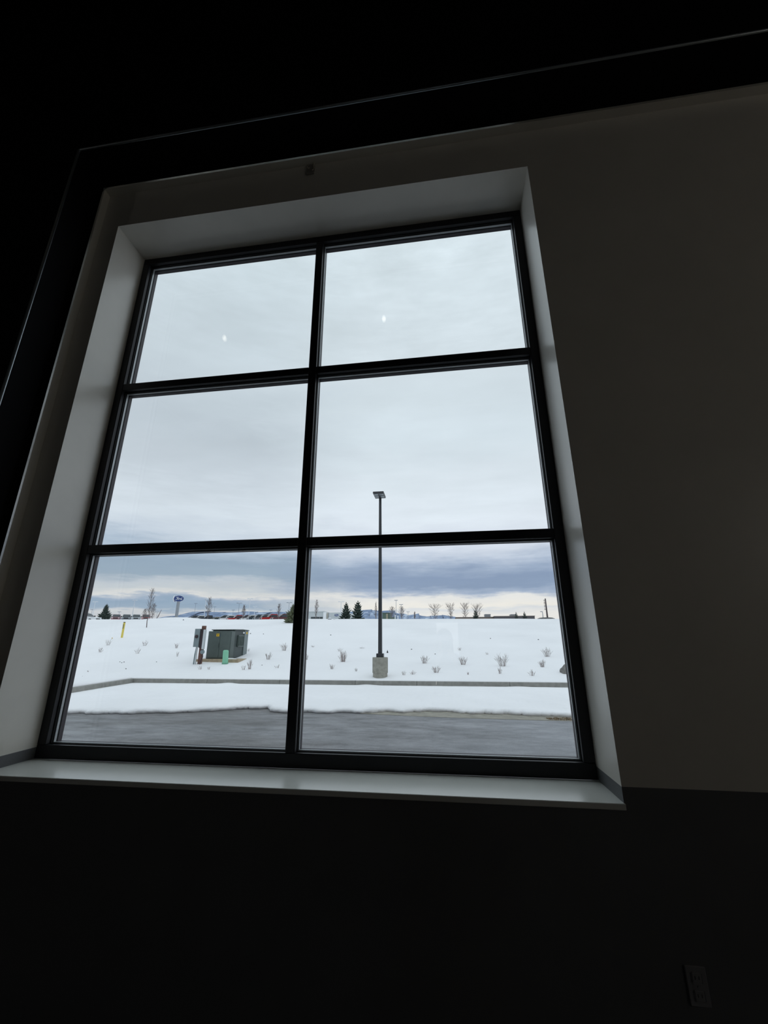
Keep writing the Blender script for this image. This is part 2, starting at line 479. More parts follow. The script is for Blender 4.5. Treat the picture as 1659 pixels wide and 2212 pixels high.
for x0, x1 in xs:
    for z0, z1 in zs:
        p = MB(); p.box((x0 + 0.001, 0.040, z0 + 0.001), (x1 - 0.001, 0.060, z1 - 0.001)); pane = p.build('pane', M_GLASS, win)
        ring(x0, x1, z0, z1, 0.004, 0.028, 0.039).build('inner_gasket', M_GASKET, pane)
        ring(x0 + 0.0015, x1 - 0.0015, z0 + 0.0015, z1 - 0.0015, 0.0045, 0.0435, 0.0575).build('spacer_bar', M_SPACER, pane)
        ring(x0, x1, z0, z1, 0.005, 0.061, 0.068).build('outer_gasket', M_GASKET, pane)
        ring(x0, x1, z0, z1, 0.003, 0.068, FD).build('outer_stop', M_STOP, pane)
sill = MB(); sill.rbox((-HW - 0.004, -R - 0.006, -0.022), (HW + 0.004, 0.0, 0.0), 0.002)
sill.build('sill_board', M_SILL, win)

# ------------------------------------------------------------------ outside ground
def frange(a, b, n): return [a + (b - a) * i / n for i in range(n + 1)]


def grid(xv, yv, zf):
    b = MB(); nx = len(xv)
    vv = [(x, y, zf(x, y)) for y in yv for x in xv]
    ff = [(j * nx + i, j * nx + i + 1, (j + 1) * nx + i + 1, (j + 1) * nx + i) for j in range(len(yv) - 1) for i in range(nx - 1)]
    b.poly(vv, ff); return b


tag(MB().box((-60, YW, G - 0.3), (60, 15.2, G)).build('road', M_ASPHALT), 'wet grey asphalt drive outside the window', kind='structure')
xv = [-400, -250, -150, -100, -70] + frange(-55, 40, 190) + [55, 80, 120, 200, 400]
yv = [14.655, 14.69] + frange(YC, YR, 60) + [36.4, 37, 38, 40, 43, 47, 55, 70, 90, 120, 160, 220, 320, 500, 900]
tag(grid(xv, yv, zg).build('snowy_ground', M_SNOW, smooth=True), 'snowy slope rising from the curb to its crest', kind='structure')


def left_curb_x(y):          # the drive's edge left of the corner, coming toward the window
    return -11.95 + (15.4 - y) * 0.17


def left_z(x, y): return -0.757 + 0.02 * sin(x * 1.3 + y) * max(0.0, min(1, (13.8 - y) / 2))


lv = [-80, -50, -35, -25] + frange(-20, -12.0, 16)
b = MB(); yy = frange(2.0, YC + 0.02, 26); rows = []
for y in yy:
    e = left_curb_x(y) - 0.12
    rows.append([(min(x, e) if i < len(lv) - 1 else e, y, left_z(x, y)) for i, x in enumerate(lv)] + [(e + 0.012, y, left_z(0, y) - 0.02), (e + 0.015, y, G + 0.1)])
nx = len(lv) + 2; b.poly([p for r_ in rows for p in r_], [(j * nx + i, j * nx + i + 1, (j + 1) * nx + i + 1, (j + 1) * nx + i) for j in range(len(rows) - 1) for i in range(nx - 1)])
tag(b.build('ground_verge', M_SNOW, smooth=True), 'flat snow left of the curb corner', kind='structure')

EDGE = [(-60, 7.3), (-12, 7.35), (-8, 7.40), (-6.6, 7.55), (-5.2, 7.92), (-4.2, 8.5), (-3.6, 8.75), (-3.35, 8.2), (-2.4, 8.18), (-1.0, 8.35), (0.07, 8.6),
        (0.75, 8.75), (1.1, 8.40), (1.6, 8.55), (2.6, 8.40), (3.5, 8.35), (5, 8.4), (60, 8.4)]


def edge_y(x):
    for (x0, y0), (x1, y1) in zip(EDGE, EDGE[1:]):
        if x <= x1:
            e = y0 + (y1 - y0) * (x - x0) / (x1 - x0)
            return e + 0.05 * sin(x * 7.1) + 0.09 * mnoise.fractal(Vector((x * 2.3, 3.1, 0.7)), 0.6, 2.0, 6) + 0.006 * sin(x * 31 + 2)
    return 8.4


tt = [0, 0.004, 0.015, 0.035, 0.07, 0.12] + frange(0.18, 1.0, 28)
xx = [-60, -40, -25] + frange(-14, 8, 640) + [20, 35, 60]
rows = []
for t in tt:
    row = []
    for x in xx:
        e = edge_y(x); yend = 14.62
        y = e + (yend - e) * t + {0: 0.045, 0.004: -0.006, 0.015: -0.02}.get(t, 0.0)
        th = 0.0 if t == 0 else 0.10 * (1 - math.exp(-t * 110)) * (1 + 0.25 * mnoise.fractal(Vector((x * 1.7, y * 2.6, 0)), 0.7, 2.0, 5)) + 0.015 * sin(x * 0.8 + y * 1.7) * min(1, t * 8) + 0.012 * sin(x * 5 + y * 3) * min(1, t * 12) * (1 - t)
        th = th * (1 - 0.9 * max(0, t - 0.7) / 0.3)
        th = th * (0.12 + 0.88 * max(0.0, min(1.0, (x - left_curb_x(y) - 0.1) / 1.8)))
        row.append((x, y, G + 0.003 + th + (0.035 * max(0, sin(x * 1.7 + 2.0) * sin(x * 0.61)) ** 6 if t > 0.97 else 0)))
    rows.append(row)
nx = len(xx); b = MB(); b.poly([p for r_ in rows for p in r_], [(j * nx + i, j * nx + i + 1, (j + 1) * nx + i + 1, (j + 1) * nx + i) for j in range(len(rows) - 1) for i in range(nx - 1)])
tag(b.build('snow_bank', M_SNOW, smooth=True), 'ploughed snow lying between the wet asphalt and the curb', 'snow', kind='stuff')

# curb in cast segments with open joints
curb = thing('curb', 'long grey concrete curb at the foot of the snowy slope', 'curb', (0, 0, 0))
prof = [(-0.02, G - 0.05), (0.0, G + 0.145), (0.02, G + 0.17), (0.20, G + 0.17), (0.20, G - 0.05)]
JO = [-12.05, -8.6, -5.6, -2.62, -0.30, 0.42, 3.05, 6.1, 9.1, 12.1, 15.1]
for x0, x1 in zip(JO, JO[1:]):
    MB().prism([(14.62 + u, w) for u, w in prof], 'x', x0 + 0.006, x1 - 0.006).build('curb_segment', M_CURB, curb)
for k, (y0, y1) in enumerate(((15.1, 12.6), (12.6, 9.6), (9.6, 6.6), (6.6, 3.6))):
    xa, xb = left_curb_x(y0), left_curb_x(y1)
    ang = atan2(y1 - y0, xb - xa); L = sqrt((y1 - y0) ** 2 + (xb - xa) ** 2)
    mm = Matrix.Translation((xa, y0, 0)) @ Matrix.Rotation(ang, 4, 'Z')
    MB().prism([(-u, w) for u, w in prof], 'x', 0.006, L - 0.006, mm).build('curb_segment', M_CURB, curb)
M_GUTTER = mat('stained_gutter_concrete', (138, 133, 122), 0.7, noise=0.25, scale=5, bump=0.2, bscale=40)
g = MB()
gp = [(-1.2, 8.28), (0.2, 8.05), (1.2, 7.96), (2.4, 7.9), (3.6, 7.86), (5.2, 7.84), (9, 7.84)]
for (x0, ya), (x1, yb) in zip(gp, gp[1:]):
    g.poly([(x0, ya, G - 0.02), (x1, yb, G - 0.02), (x1, 8.9, G - 0.02), (x0, 8.9, G - 0.02), (x0, ya, G + 0.004), (x1, yb, G + 0.004), (x1, 8.9, G + 0.006), (x0, 8.9, G + 0.006)],
           [(0, 3, 2, 1), (4, 5, 6, 7), (0, 1, 5, 4), (1, 2, 6, 5), (2, 3, 7, 6), (3, 0, 4, 7)])
tag(g.build('gutter_pan', M_GUTTER), 'stained concrete gutter strip along the edge of the ploughed snow', 'gutter')
M_DEAD = mat('dead_grass', (128, 108, 84), 0.95, noise=0.3, scale=20)
gr = MB(); rg = random.Random(3)
for i in range(420):
    a = rg.uniform(0, 2 * pi); r_ = sqrt(rg.random())
    x = 3.16 + 0.36 * r_ * cos(a); y = 8.08 + 0.16 * r_ * sin(a); l = rg.uniform(0.02, 0.07)
    dx_, dy_ = rg.uniform(-1, 1) * l, rg.uniform(-1, 1) * l
    gr.poly([(x - .006, y, G + .004), (x + .006, y, G + .004), (x + dx_, y + dy_, G + .012 + rg.uniform(0, .02))], [(0, 1, 2)])
tag(gr.build('dead_grass', M_DEAD), 'patch of dead brown grass and grit at the snow edge by the gutter', 'grass', kind='stuff')

# ------------------------------------------------------------------ site lamp post
LX, LY = -1.76, 15.26
lz = zg(LX, LY - .2) - 0.06
lp = thing('lamp_post', 'tall dark bronze lamp post on a round concrete base by the curb', 'lamp post', (LX, LY, lz))
MB().lathe([(0.275, 0), (0.283, 0.06), (0.283, 0.215), (0.305, 0.235), (0.307, 0.78), (0.295, 0.80), (0.0, 0.80)], n=32).build('concrete_base', M_CONC, lp, smooth=False)
MB().rbox((-0.14, -0.14, 0.80), (0.14, 0.14, 0.945), 0.01).build('base_cover', M_POLE, lp)
b = MB(); zt = 6.72 - lz
b.prism([(-0.072, -0.072), (0.072, -0.072), (0.072, 0.072), (-0.072, 0.072)], 'z', 0.9, 0.901)
for (x, y) in (): pass
q0, q1 = 0.074, 0.050
vv = [(sx * q0, sy * q0, 0.9) for sx, sy in ((-1, -1), (1, -1), (1, 1), (-1, 1))] + [(sx * q1, sy * q1, zt) for sx, sy in ((-1, -1), (1, -1), (1, 1), (-1, 1))]
b.poly(vv, [(0, 3, 2, 1), (4, 5, 6, 7), (0, 1, 5, 4), (1, 2, 6, 5), (2, 3, 7, 6), (3, 0, 4, 7)]); b.build('pole', M_POLE, lp)
hd = MB(); hd.rbox((-0.235, -0.62, zt - 0.02), (0.235, 0.08, zt + 0.07), 0.015); head = hd.build('lamp_head', M_POLE, lp)
for sx in (-1, 1):
    for k in range(2):
        y0 = -0.54 + k * 0.27
        MB().rbox((sx * 0.12 - 0.085, y0, zt - 0.032), (sx * 0.12 + 0.085, y0 + 0.18, zt - 0.019), 0.004).build('light_panel', M_LENS, head)

# ------------------------------------------------------------------ transformer, pad, meter post, marker
TY = 18.0
fl_ = at_y(444.0, 1423, TY); fr_ = at_y(495.0, 1424, TY); TX, TZ = fl_.x, fl_.z
dq = ray(531, 1424); rear = CAM + dq * ((fr_.x - CAM.x) / dq.x)
TW, TD = fr_.x - fl_.x, rear.y - TY                      # width and depth of the cabinet
hc = at_y(450.8, 1363.5, TY).z - TZ                      # height of the front cabinet
ht = hc + 0.10
M_TGREEN = mat('transformer_green', (82, 93, 90), 0.5, noise=0.1, scale=3)
M_TDARK = mat('transformer_dark_green', (60, 70, 69), 0.5, noise=0.1, scale=3)
M_TLIGHT = mat('transformer_pale_green', (118, 128, 128), 0.5, noise=0.08, scale=3)
M_YEL = mat('yellow_label', (222, 178, 40), 0.6); M_WHT = mat('white_label', (224, 226, 226), 0.6); M_INK = mat('black_ink', (24, 24, 22), 0.7)
tr = thing('transformer', 'dark green pad transformer cabinet with yellow warning label on the snow', 'transformer', (TX, TY, TZ))
FCD = 0.36                                               # depth of the front cabinet
MB().rbox((0, 0.0, 0.0), (TW, FCD, hc), 0.012).build('cabinet', M_TGREEN, tr)
MB().rbox((0.01, FCD + 0.004, 0.0), (TW - 0.03, TD, ht - 0.05), 0.012).build('tank', M_TDARK, tr)
MB().prism([(FCD - 0.05, ht - 0.05), (FCD - 0.05, ht - 0.01), ((FCD + TD) / 2, ht + 0.01), (TD + 0.04, ht - 0.01), (TD + 0.04, ht - 0.05)], 'x', -0.03, TW + 0.03).build('lid', M_TDARK, tr)
d = MB(); d.rbox((0.03, -0.022, 0.05), (TW * 0.52, -0.001, hc - 0.05), 0.006); door = d.build('door', M_TGREEN, tr)
d = MB(); d.rbox((TW * 0.53, -0.022, 0.05), (TW - 0.03, -0.001, hc - 0.05), 0.006); d.build('door', M_TGREEN, tr)
MB().rbox((TW * 0.49, -0.045, hc * .40), (TW * 0.51, -0.023, hc * .56), 0.004).build('handle', M_TDARK, door)
sp_ = MB(); sp_.rbox((TW - 0.03, FCD + 0.32, hc * 0.42), (TW + 0.05, TD - 0.52, hc * 0.86), 0.01); sp_.build('radiator', M_TGREEN, tr)
for k in range(4):
    yk = FCD + 0.38 + k * (TD - FCD - 0.96) / 3
    MB().box((TW + 0.051, yk - 0.012, hc * .46), (TW + 0.08, yk + 0.012, hc * .82)).build('fin', M_TGREEN, tr)
MB().rbox((TW - 0.03, TD - 0.40, 0.0), (TW + 0.01, TD + 0.01, ht - 0.055), 0.006).build('corner_panel', M_TLIGHT, tr)
l1 = MB().box((TW * 0.36, -0.026, hc - 0.25), (TW * 0.36 + 0.15, -0.0225, hc - 0.12)).build('label', M_YEL, tr); l1['label'] = 'yellow warning label'
MB().box((TW * 0.36 + 0.03, -0.0275, hc - 0.165), (TW * 0.36 + 0.12, -0.0265, hc - 0.15)).build('print', M_INK, l1)
MB().prism([(TW * 0.36 + 0.05, hc - 0.225), (TW * 0.36 + 0.10, hc - 0.225), (TW * 0.36 + 0.075, hc - 0.18)], 'y', -0.0275, -0.0265).build('print', M_INK, l1)
MB().box((TW - 0.03, TD - 0.57, ht - 0.20), (TW + 0.004, TD - 0.43, ht - 0.11)).build('label', M_WHT, tr)['label'] = 'white label'
MB().box((TW + 0.011, TD - 0.24, ht - 0.22), (TW + 0.014, TD - 0.11, ht - 0.11)).build('label', M_YEL, tr)['label'] = 'yellow label on the corner panel'
M_PAD = mat('tan_concrete', (168, 152, 128), 0.85, noise=0.2, scale=8, bump=0.3, bscale=40)
pad = MB(); pad.rbox((-0.30, -0.32, -0.7), (TW + 0.62, TD + 0.25, -0.008), 0.02)
tag(pad.build('equipment_pad', M_PAD, loc=(TX, TY, TZ)), 'tan concrete pad under the green transformer, half buried in snow', 'concrete pad')
# snow drifted against the front and the right side of the pad
sd = MB(); path = []
for x in frange(-0.9, TW + 0.55, 50): path.append((TX + x, TY - 0.33, 0, -1, -0.26 - 0.05 * sin(x * 4.2 + 1) - 0.03 * sin(x * 9) - 0.015 * sin(x * 21) - 0.10 * max(0, min(1, (x - 0.55) / .3))))
for a_ in (0.25, 0.5, 0.75): path.append((TX + TW + 0.63, TY - 0.33, sin(a_ * pi / 2), -cos(a_ * pi / 2), -0.34 + 0.1 * a_))
for y in frange(-0.3, TD + 0.3, 24): path.append((TX + TW + 0.63, TY + y, 1, 0, -0.30 + 0.18 * max(0, (y + 0.3) / (TD + 0.6)) + 0.02 * sin(y * 6)))
rows = []
for t, up in ((0, 1.0), (0.12, 0.93), (0.35, 0.70), (0.65, 0.35), (1, -0.2)):
    row = []
    for (x, y, nx_, ny_, top) in path:
        wx, wy = x + nx_ * t * 0.85, y + ny_ * t * 0.85; gz = zg(wx, wy)
        row.append((wx, wy, gz + (TZ + top - gz) * up if up > 0 else gz - 0.04))
    rows.append(row)
nx = len(path); sd.poly([p for r_ in rows for p in r_], [(j * nx + i, j * nx + i + 1, (j + 1) * nx + i + 1, (j + 1) * nx + i) for j in range(len(rows) - 1) for i in range(nx - 1)])
tag(sd.build('snow_drift', M_SNOW, smooth=True), 'low snow drift against the front of the transformer pad', 'snow', kind='stuff')
sl = MB(); sl.lathe([(0.36, 0), (0.30, 0.03), (0.12, 0.05), (0.0, 0.052)], n=20, mat=Matrix.Diagonal((1, 0.34, 1, 1)))
tag(sl.build('snow_patch', M_SNOW, smooth=True, loc=(TX + TW + 0.12, TY - 0.16, TZ - 0.010)), 'patch of snow lying on the transformer pad by the green marker', 'snow', kind='stuff')

M_MARK = mat('light_green_plastic', (132, 196, 164), 0.5, noise=0.05)
mk0 = at_y(486, 1436.5, TY - 0.62)
mk = thing('cable_pedestal', 'light green plastic cable pedestal in front of the transformer', 'pedestal', (mk0.x, TY - 0.62, mk0.z))
vv = []
for z, w, dd in ((0, 0.135, 0.11), (0.10, 0.135, 0.11), (0.101, 0.120, 0.10), (0.60, 0.118, 0.095), (0.645, 0.105, 0.08), (0.66, 0.07, 0.05)):
    for k in range(16):
        a = 2 * pi * k / 16; e = 0.55
        vv.append((-0.045 * z + w * math.copysign(abs(cos(a)) ** e, cos(a)), dd * math.copysign(abs(sin(a)) ** e, sin(a)), z))
ff = [(i * 16 + k, i * 16 + (k + 1) % 16, (i + 1) * 16 + (k + 1) % 16, (i + 1) * 16 + k) for i in range(5) for k in range(16)] + [tuple(range(15, -1, -1)), tuple(range(80, 96))]
body_f = [f for f in ff if all(i >= 32 for i in f)]; base_f = [f for f in ff if any(i < 32 for i in f)]
MB().poly(vv, body_f).build('cover', M_MARK, mk); MB().poly(vv, base_f).build('base', mat('green_plastic_base', (112, 168, 142), 0.5), mk)

mp0 = at_y(431, 1436, TY - 0.75)
M_RUST = mat('rusty_brown_post', (104, 74, 66), 0.8, noise=0.3, scale=10)
M_BOX = mat('grey_green_steel_box', (120, 134, 138), 0.5, noise=0.1, scale=5)
M_BOXL = mat('pale_grey_steel', (196, 202, 204), 0.45, metal=0.3)
M_DKBR = mat('dark_brown_steel', (48, 36, 40), 0.6, noise=0.4, scale=20)
MYY = mp0.y
K = 1 / ppm(MYY)
mt = thing('meter_post', 'rusty meter post with grey electrical boxes left of the transformer', 'meter post', (mp0.x, MYY, mp0.z - 0.05))
MB().rbox((-0.08, -0.07, 0.0), (0.08, 0.07, 1.80), 0.008).build('post', M_RUST, mt)
MB().rbox((-0.33, -0.20, 0.84), (-0.07, -0.05, 1.66), 0.01).build('meter_box', M_BOX, mt)
bx2 = MB(); bx2.rbox((-0.07, -0.16, 0.80), (0.09, -0.075, 1.64), 0.008); bx2.build('wireway', M_DKBR, mt)
MB().rbox((0.09, -0.18, 0.74), (0.19, -0.06, 1.62), 0.01).build('disconnect_box', M_BOXL, mt)
MB().lathe([(0.075, 0), (0.075, 0.05), (0.05, 0.075), (0, 0.08)], n=16, mat=Matrix.Translation((-0.20, -0.20, 1.31)) @ Matrix.Rotation(pi / 2, 4, 'X')).build('meter_dial', M_DKBR, mt)
MB().tube([(-0.17, -0.1, 0.0), (-0.17, -0.1, 0.85)], 0.035, 8).build('conduit', M_BOXL, mt)
MB().tube([(-0.25, -0.1, 0.0), (-0.24, -0.1, 0.5), (-0.2, -0.1, 0.85)], 0.025, 8).build('conduit', M_BOX, mt)
MB().lathe([(0.10, 0), (0.10, 0.05), (0.07, 0.08), (0, 0.085)], n=16, mat=Matrix.Translation((0.12, -0.07, 0.62)) @ Matrix.Rotation(pi / 2, 4, 'X')).build('round_junction_box', M_BOX, mt)
MB().tube([(0.13, -0.09, 0.56), (0.16, -0.09, 0.4), (0.10, -0.09, 0.25), (0.05, -0.1, 0.05)], 0.018, 6).build('cable', M_DKBR, mt)

# yellow marker post, stub flag
ym0 = hit(263, 1377.5)
ym = thing('marker_post', 'slim yellow marker post with a black cap standing in the snow', 'marker post', (ym0.x, ym0.y, ym0.z - 0.04))
k = 1 / ppm(ym0.y)
hgt = 36 * k
M_YP = mat('yellow_plastic', (224, 204, 96), 0.5)
MB().rbox((-2.4 * k, -0.03, 0), (2.4 * k, 0.03, hgt), 0.01).build('post', M_YP, ym)
MB().rbox((-2.0 * k, -0.035, hgt - 14 * k), (1.2 * k, -0.03, hgt - 3 * k), 0.001).build('sticker', mat('olive_sticker', (150, 140, 80), 0.6), ym)
MB().rbox((-2.0 * k, -0.035, hgt), (2.0 * k, 0.035, hgt + 1.6 * k), 0.008).build('cap', M_INK, ym)
fl0 = hit(241, 1382)
fl = thing('marker_flag', 'tiny yellow utility flag in the snow beside a twiggy shrub', 'flag', fl0)
MB().tube([(0, 0, -0.05), (0, 0, 0.16)], 0.005, 5).build('wire', M_GREYPOLE, fl)
MB().prism([(0, 0.06), (0.07, 0.09), (0.0, 0.16)], 'y', -0.004, 0.004).build('pennant', M_YEL, fl)

# boulder at the right
bo0 = hit(1226, 1456)
bm_ = bmesh.new(); bmesh.ops.create_icosphere(bm_, subdivisions=3, radius=1.0)
rb = random.Random(5); offs = [(rb.uniform(-1, 1), rb.uniform(-1, 1), rb.uniform(-1, 1)) for _ in range(5)]
for v in bm_.verts:
    n_ = v.co.normalized(); s = 1 + 0.10 * sin(3 * n_.x + 2) + 0.09 * sin(5 * n_.z + 4 * n_.y) + 0.05 * sin(9 * n_.x - 7 * n_.z)
    for o_ in offs:
        w = n_.dot(Vector(o_).normalized())
        if w > 0.72: s -= (w - 0.72) * 0.9
    v.co = n_ * s
me = bpy.data.meshes.new('boulder'); bm_.to_mesh(me); bm_.free()
me.materials.append(mat('grey_boulder', (122, 120, 116), 0.9, noise=0.35, scale=3, bump=0.5, bscale=8))
bo = bpy.data.objects.new('boulder', me); COL.objects.link(bo); bo.location = (bo0.x + 0.1, bo0.y + 0.2, bo0.z + 0.10); bo.scale = (0.34, 0.26, 0.30)
tag(bo, 'grey boulder half sunk in the snow at the right window jamb', 'boulder')

# ------------------------------------------------------------------ shrubs on the slope
SHRUBS = [  # foot x, foot y, width, height in picture pixels, number of stems, label
    (233, 1394, 19, 15, 9, 'bare grey shrub beside the tiny yellow flag'),
    (216, 1409, 18, 13, 9, 'bare grey shrub nearest the left jamb, below the one by the flag'),
    (312, 1395, 20, 13, 8, 'low spreading twigs above, halfway between marker post and meter post'),
    (297, 1412, 17, 15, 7, 'low twigs with a tall left stem, below the spreading ones'),
    (381, 1400, 12, 13, 9, 'upright twig tuft, upper of the two left of the meter post'),
    (382.5, 1418, 9, 11, 7, 'small upright twig tuft, lower of the two left of the meter post'),
    (190, 1451, 9, 3, 5, 'tiny twigs barely showing near the left end of the curb'),
    (539, 1445.5, 14, 22, 12, 'tall slender shrub at the right corner of the transformer pad'),
    (526, 1447, 12, 11, 6, 'drooping twigs in front of the right end of the transformer pad'),
    (536, 1407, 9, 8, 5, 'few thin twigs against the right side of the transformer'),
    (432, 1446, 14, 9, 6, 'splayed twigs at the foot of the meter post'),
    (451, 1446, 11, 8, 4, 'two or three leaning twigs in front of the left end of the pad'),
    (579.5, 1424.5, 19, 17, 13, 'fan shaped bare shrub between transformer and upright window bar'),
    (614, 1405.5, 18, 18, 13, 'dense bare shrub just left of the upright window bar'),
    (599, 1443, 15, 9, 6, 'sparse twigs above the curb just left of the upright window bar'),
    (662, 1425, 8, 14, 6, 'shrub half hidden behind the right side of the upright window bar'),
    (676, 1398, 10, 5, 6, 'tiny upper twig tuft just right of the upright window bar'),
    (741, 1429.5, 22, 25, 20, 'bushy dark shrub, biggest between window bar and lamp post'),
    (734, 1407, 15, 8, 7, 'faint twigs behind the top of the bushy shrub'),
    (717, 1445, 13, 12, 8, 'small shrub in front and left of the bushy one'),
    (782, 1401, 14, 4, 6, 'barely showing twigs up the slope left of the lamp post'),
    (769, 1450, 9, 8, 5, 'few twigs near the curb left of the concrete lamp base'),
    (872, 1458, 13, 9, 6, 'row of short twigs near the curb right of the lamp base'),
    (892, 1457, 14, 9, 7, 'twigs near the curb, second to the right of the lamp base'),
    (917, 1433, 21, 18, 14, 'round bare shrub, first big one right of the lamp post'),
    (942.5, 1453, 23, 15, 12, 'wide low shrub in front of the first big one right of the lamp'),
    (1000.5, 1436, 20, 19, 14, 'dense shrub in the middle between lamp post and tallest shrub'),
    (993, 1405, 10, 7, 6, 'small twig tuft high on the slope above the dense middle shrub'),
    (1011, 1457, 6, 6, 4, 'tiny pair of twigs near the curb below the dense middle shrub'),
    (1052, 1414, 9, 6, 4, 'few leaning twigs up the slope left of the tallest shrub'),
    (1086, 1439, 30, 28, 19, 'tallest and widest bare shrub on the slope, right half'),
    (1080, 1455, 10, 15, 6, 'upright stems directly in front of the tallest shrub'),
    (1172, 1441, 15, 16, 12, 'medium shrub left of the boulder, lower of two'),
    (1182.5, 1418.5, 23, 21, 14, 'wide cup shaped shrub above the boulder, upper of two'),
    (1150, 1460, 17, 13, 7, 'forked twigs near the curb left of the boulder'),
]
for i, (px, py, w, h, ns, label) in enumerate(SHRUBS):
    p = hit(px, py); k = 1 / ppm(p.y); rr = random.Random(100 + i)
    b = MB()
    for j in range(ns):
        u = (j + 0.5) / ns * 2 - 1 + rr.uniform(-0.15, 0.15)
        hh_ = h * k * rr.uniform(0.55, 1.05) * (1 - 0.22 * abs(u)); bx_ = u * w * k * 0.16
        tx = u * w * k * rr.uniform(0.42, 0.6); ty = rr.uniform(-0.25, 0.25) * w * k
        pts = [(bx_, ty * .3, -0.05), (bx_ + (tx - bx_) * .4, ty * .6, hh_ * 0.5), (tx, ty, hh_)]
        b.tube(pts, [0.0058, 0.0048, 0.0028], 4)
        for _ in range(2 if h > 12 else 1):
            t = rr.uniform(0.35, 0.75); q = Vector(pts[1]).lerp(Vector(pts[2]), max(0, (t - .5) * 2)) if t > .5 else Vector(pts[0]).lerp(Vector(pts[1]), t * 2)
            b.tube([q, q + Vector((rr.uniform(-.22, .22) * w * k, rr.uniform(-.1, .1) * w * k, rr.uniform(.15, .35) * h * k))], [0.0034, 0.002], 3)
    tag(b.build('twiggy_shrub', M_TWIG if i % 3 else M_TWIG2, loc=p), label, 'shrub', 'bare shrubs on the snowy slope')

DOTS = [(263, 1431, 'dark stone, middle of a cluster of three low on the left slope'), (259, 1429, 'dark stone, left of a cluster of three low on the left slope'),
        (268, 1429.5, 'dark stone, right of a cluster of three low on the left slope'), (338, 1429, 'lone dark stone above the curb corner on the left slope'),
        (272, 1444, 'dark stone below the cluster of three, nearest the left curb'), (714.5, 1371, 'dark stone high on the slope left of the lamp pole'),
        (569, 1369, 'dark stone high between transformer and upright window bar'), (541, 1368, 'dark stone just right of the top of the transformer'),
        (566, 1436, 'dark stone left of the fan shaped shrub near the curb'), (889, 1402, 'dark stone up the slope, first right of the lamp pole'),
        (940, 1412, 'dark stone above the wide low shrub right of the lamp'), (1059.5, 1378.5, 'dark stone high on the slope above the tallest shrub'),
        (1163, 1381, 'dark stone high on the slope above the boulder side shrubs'), (396, 1338.5, 'dark stone at the crest below the oval sign')]
stubm = None
for i, (px, py, lab) in enumerate(DOTS):
    p = hit(px, py + 1)
    if stubm is None:
        bm_ = bmesh.new(); bmesh.ops.create_icosphere(bm_, subdivisions=2, radius=1.0)
        for v in bm_.verts: v.co *= 1 + 0.18 * sin(v.co.x * 4 + 1) + 0.15 * sin(v.co.y * 5 + v.co.z * 3)
        stubm = bpy.data.meshes.new('dark_stone'); bm_.to_mesh(stubm); bm_.free(); stubm.materials.append(mat('dark_wet_stone', (48, 48, 54), 0.8, noise=0.2, scale=3))
    o = bpy.data.objects.new('dark_stone', stubm); COL.objects.link(o); k = 1 / ppm(p.y)
    s = random.uniform(1.0, 1.5) * k; o.location = (p.x, p.y, p.z); o.scale = (s * 1.3, s, s)
    tag(o, lab, 'stone', 'dark stones on the snowy slope')
for px, py, w, h, lab in ((176.5, 1468, 5, 8, 'small dark pointed tip in the snow near the left curb'), (837, 1410, 4, 6, 'small black pointed tip in the snow right of the lamp pole')):
    p = hit(px, py); k = 1 / ppm(p.y)
    b = MB(); b.lathe([(w * k * .5, -0.03), (w * k * .42, h * k * .25), (w * k * .18, h * k * .6), (0.004, h * k)], n=7)
    tag(b.build('marker_tip', mat('near_black_rubber', (30, 30, 34), 0.7), loc=p), lab, 'marker')


# ------------------------------------------------------------------ trees
def limb(b, p, d, length, r, depth, rr, up=0.25, nseg=3):
    pts = [p]; rad = [r]; q = p.copy(); dd = d.copy()
    for i in range(nseg):
        dd = (dd + Vector((rr.uniform(-.12, .12), rr.uniform(-.12, .12), up * 0.35))).normalized()
        q = q + dd * (length / nseg); pts.append(q.copy()); rad.append(r * (1 - 0.6 * (i + 1) / nseg))
    b.tube(pts, rad, 5 if depth > 1 else 3, caps=False)
    if depth <= 0: return
    n = 5 if depth > 1 else 4
    for i in range(n):
        t = rr.uniform(0.3, 0.98); k = min(nseg - 1, int(t * nseg)); s = pts[k].lerp(pts[k + 1], t * nseg - k)
        a = rr.uniform(0, 2 * pi); sp = rr.uniform(0.35, 0.75)
        nd = (dd + Vector((cos(a) * sp, sin(a) * sp, rr.uniform(-.05, .25)))).normalized()
        limb(b, s, nd, length * rr.uniform(0.42, 0.62), r * 0.5, depth - 1, rr, up, nseg)


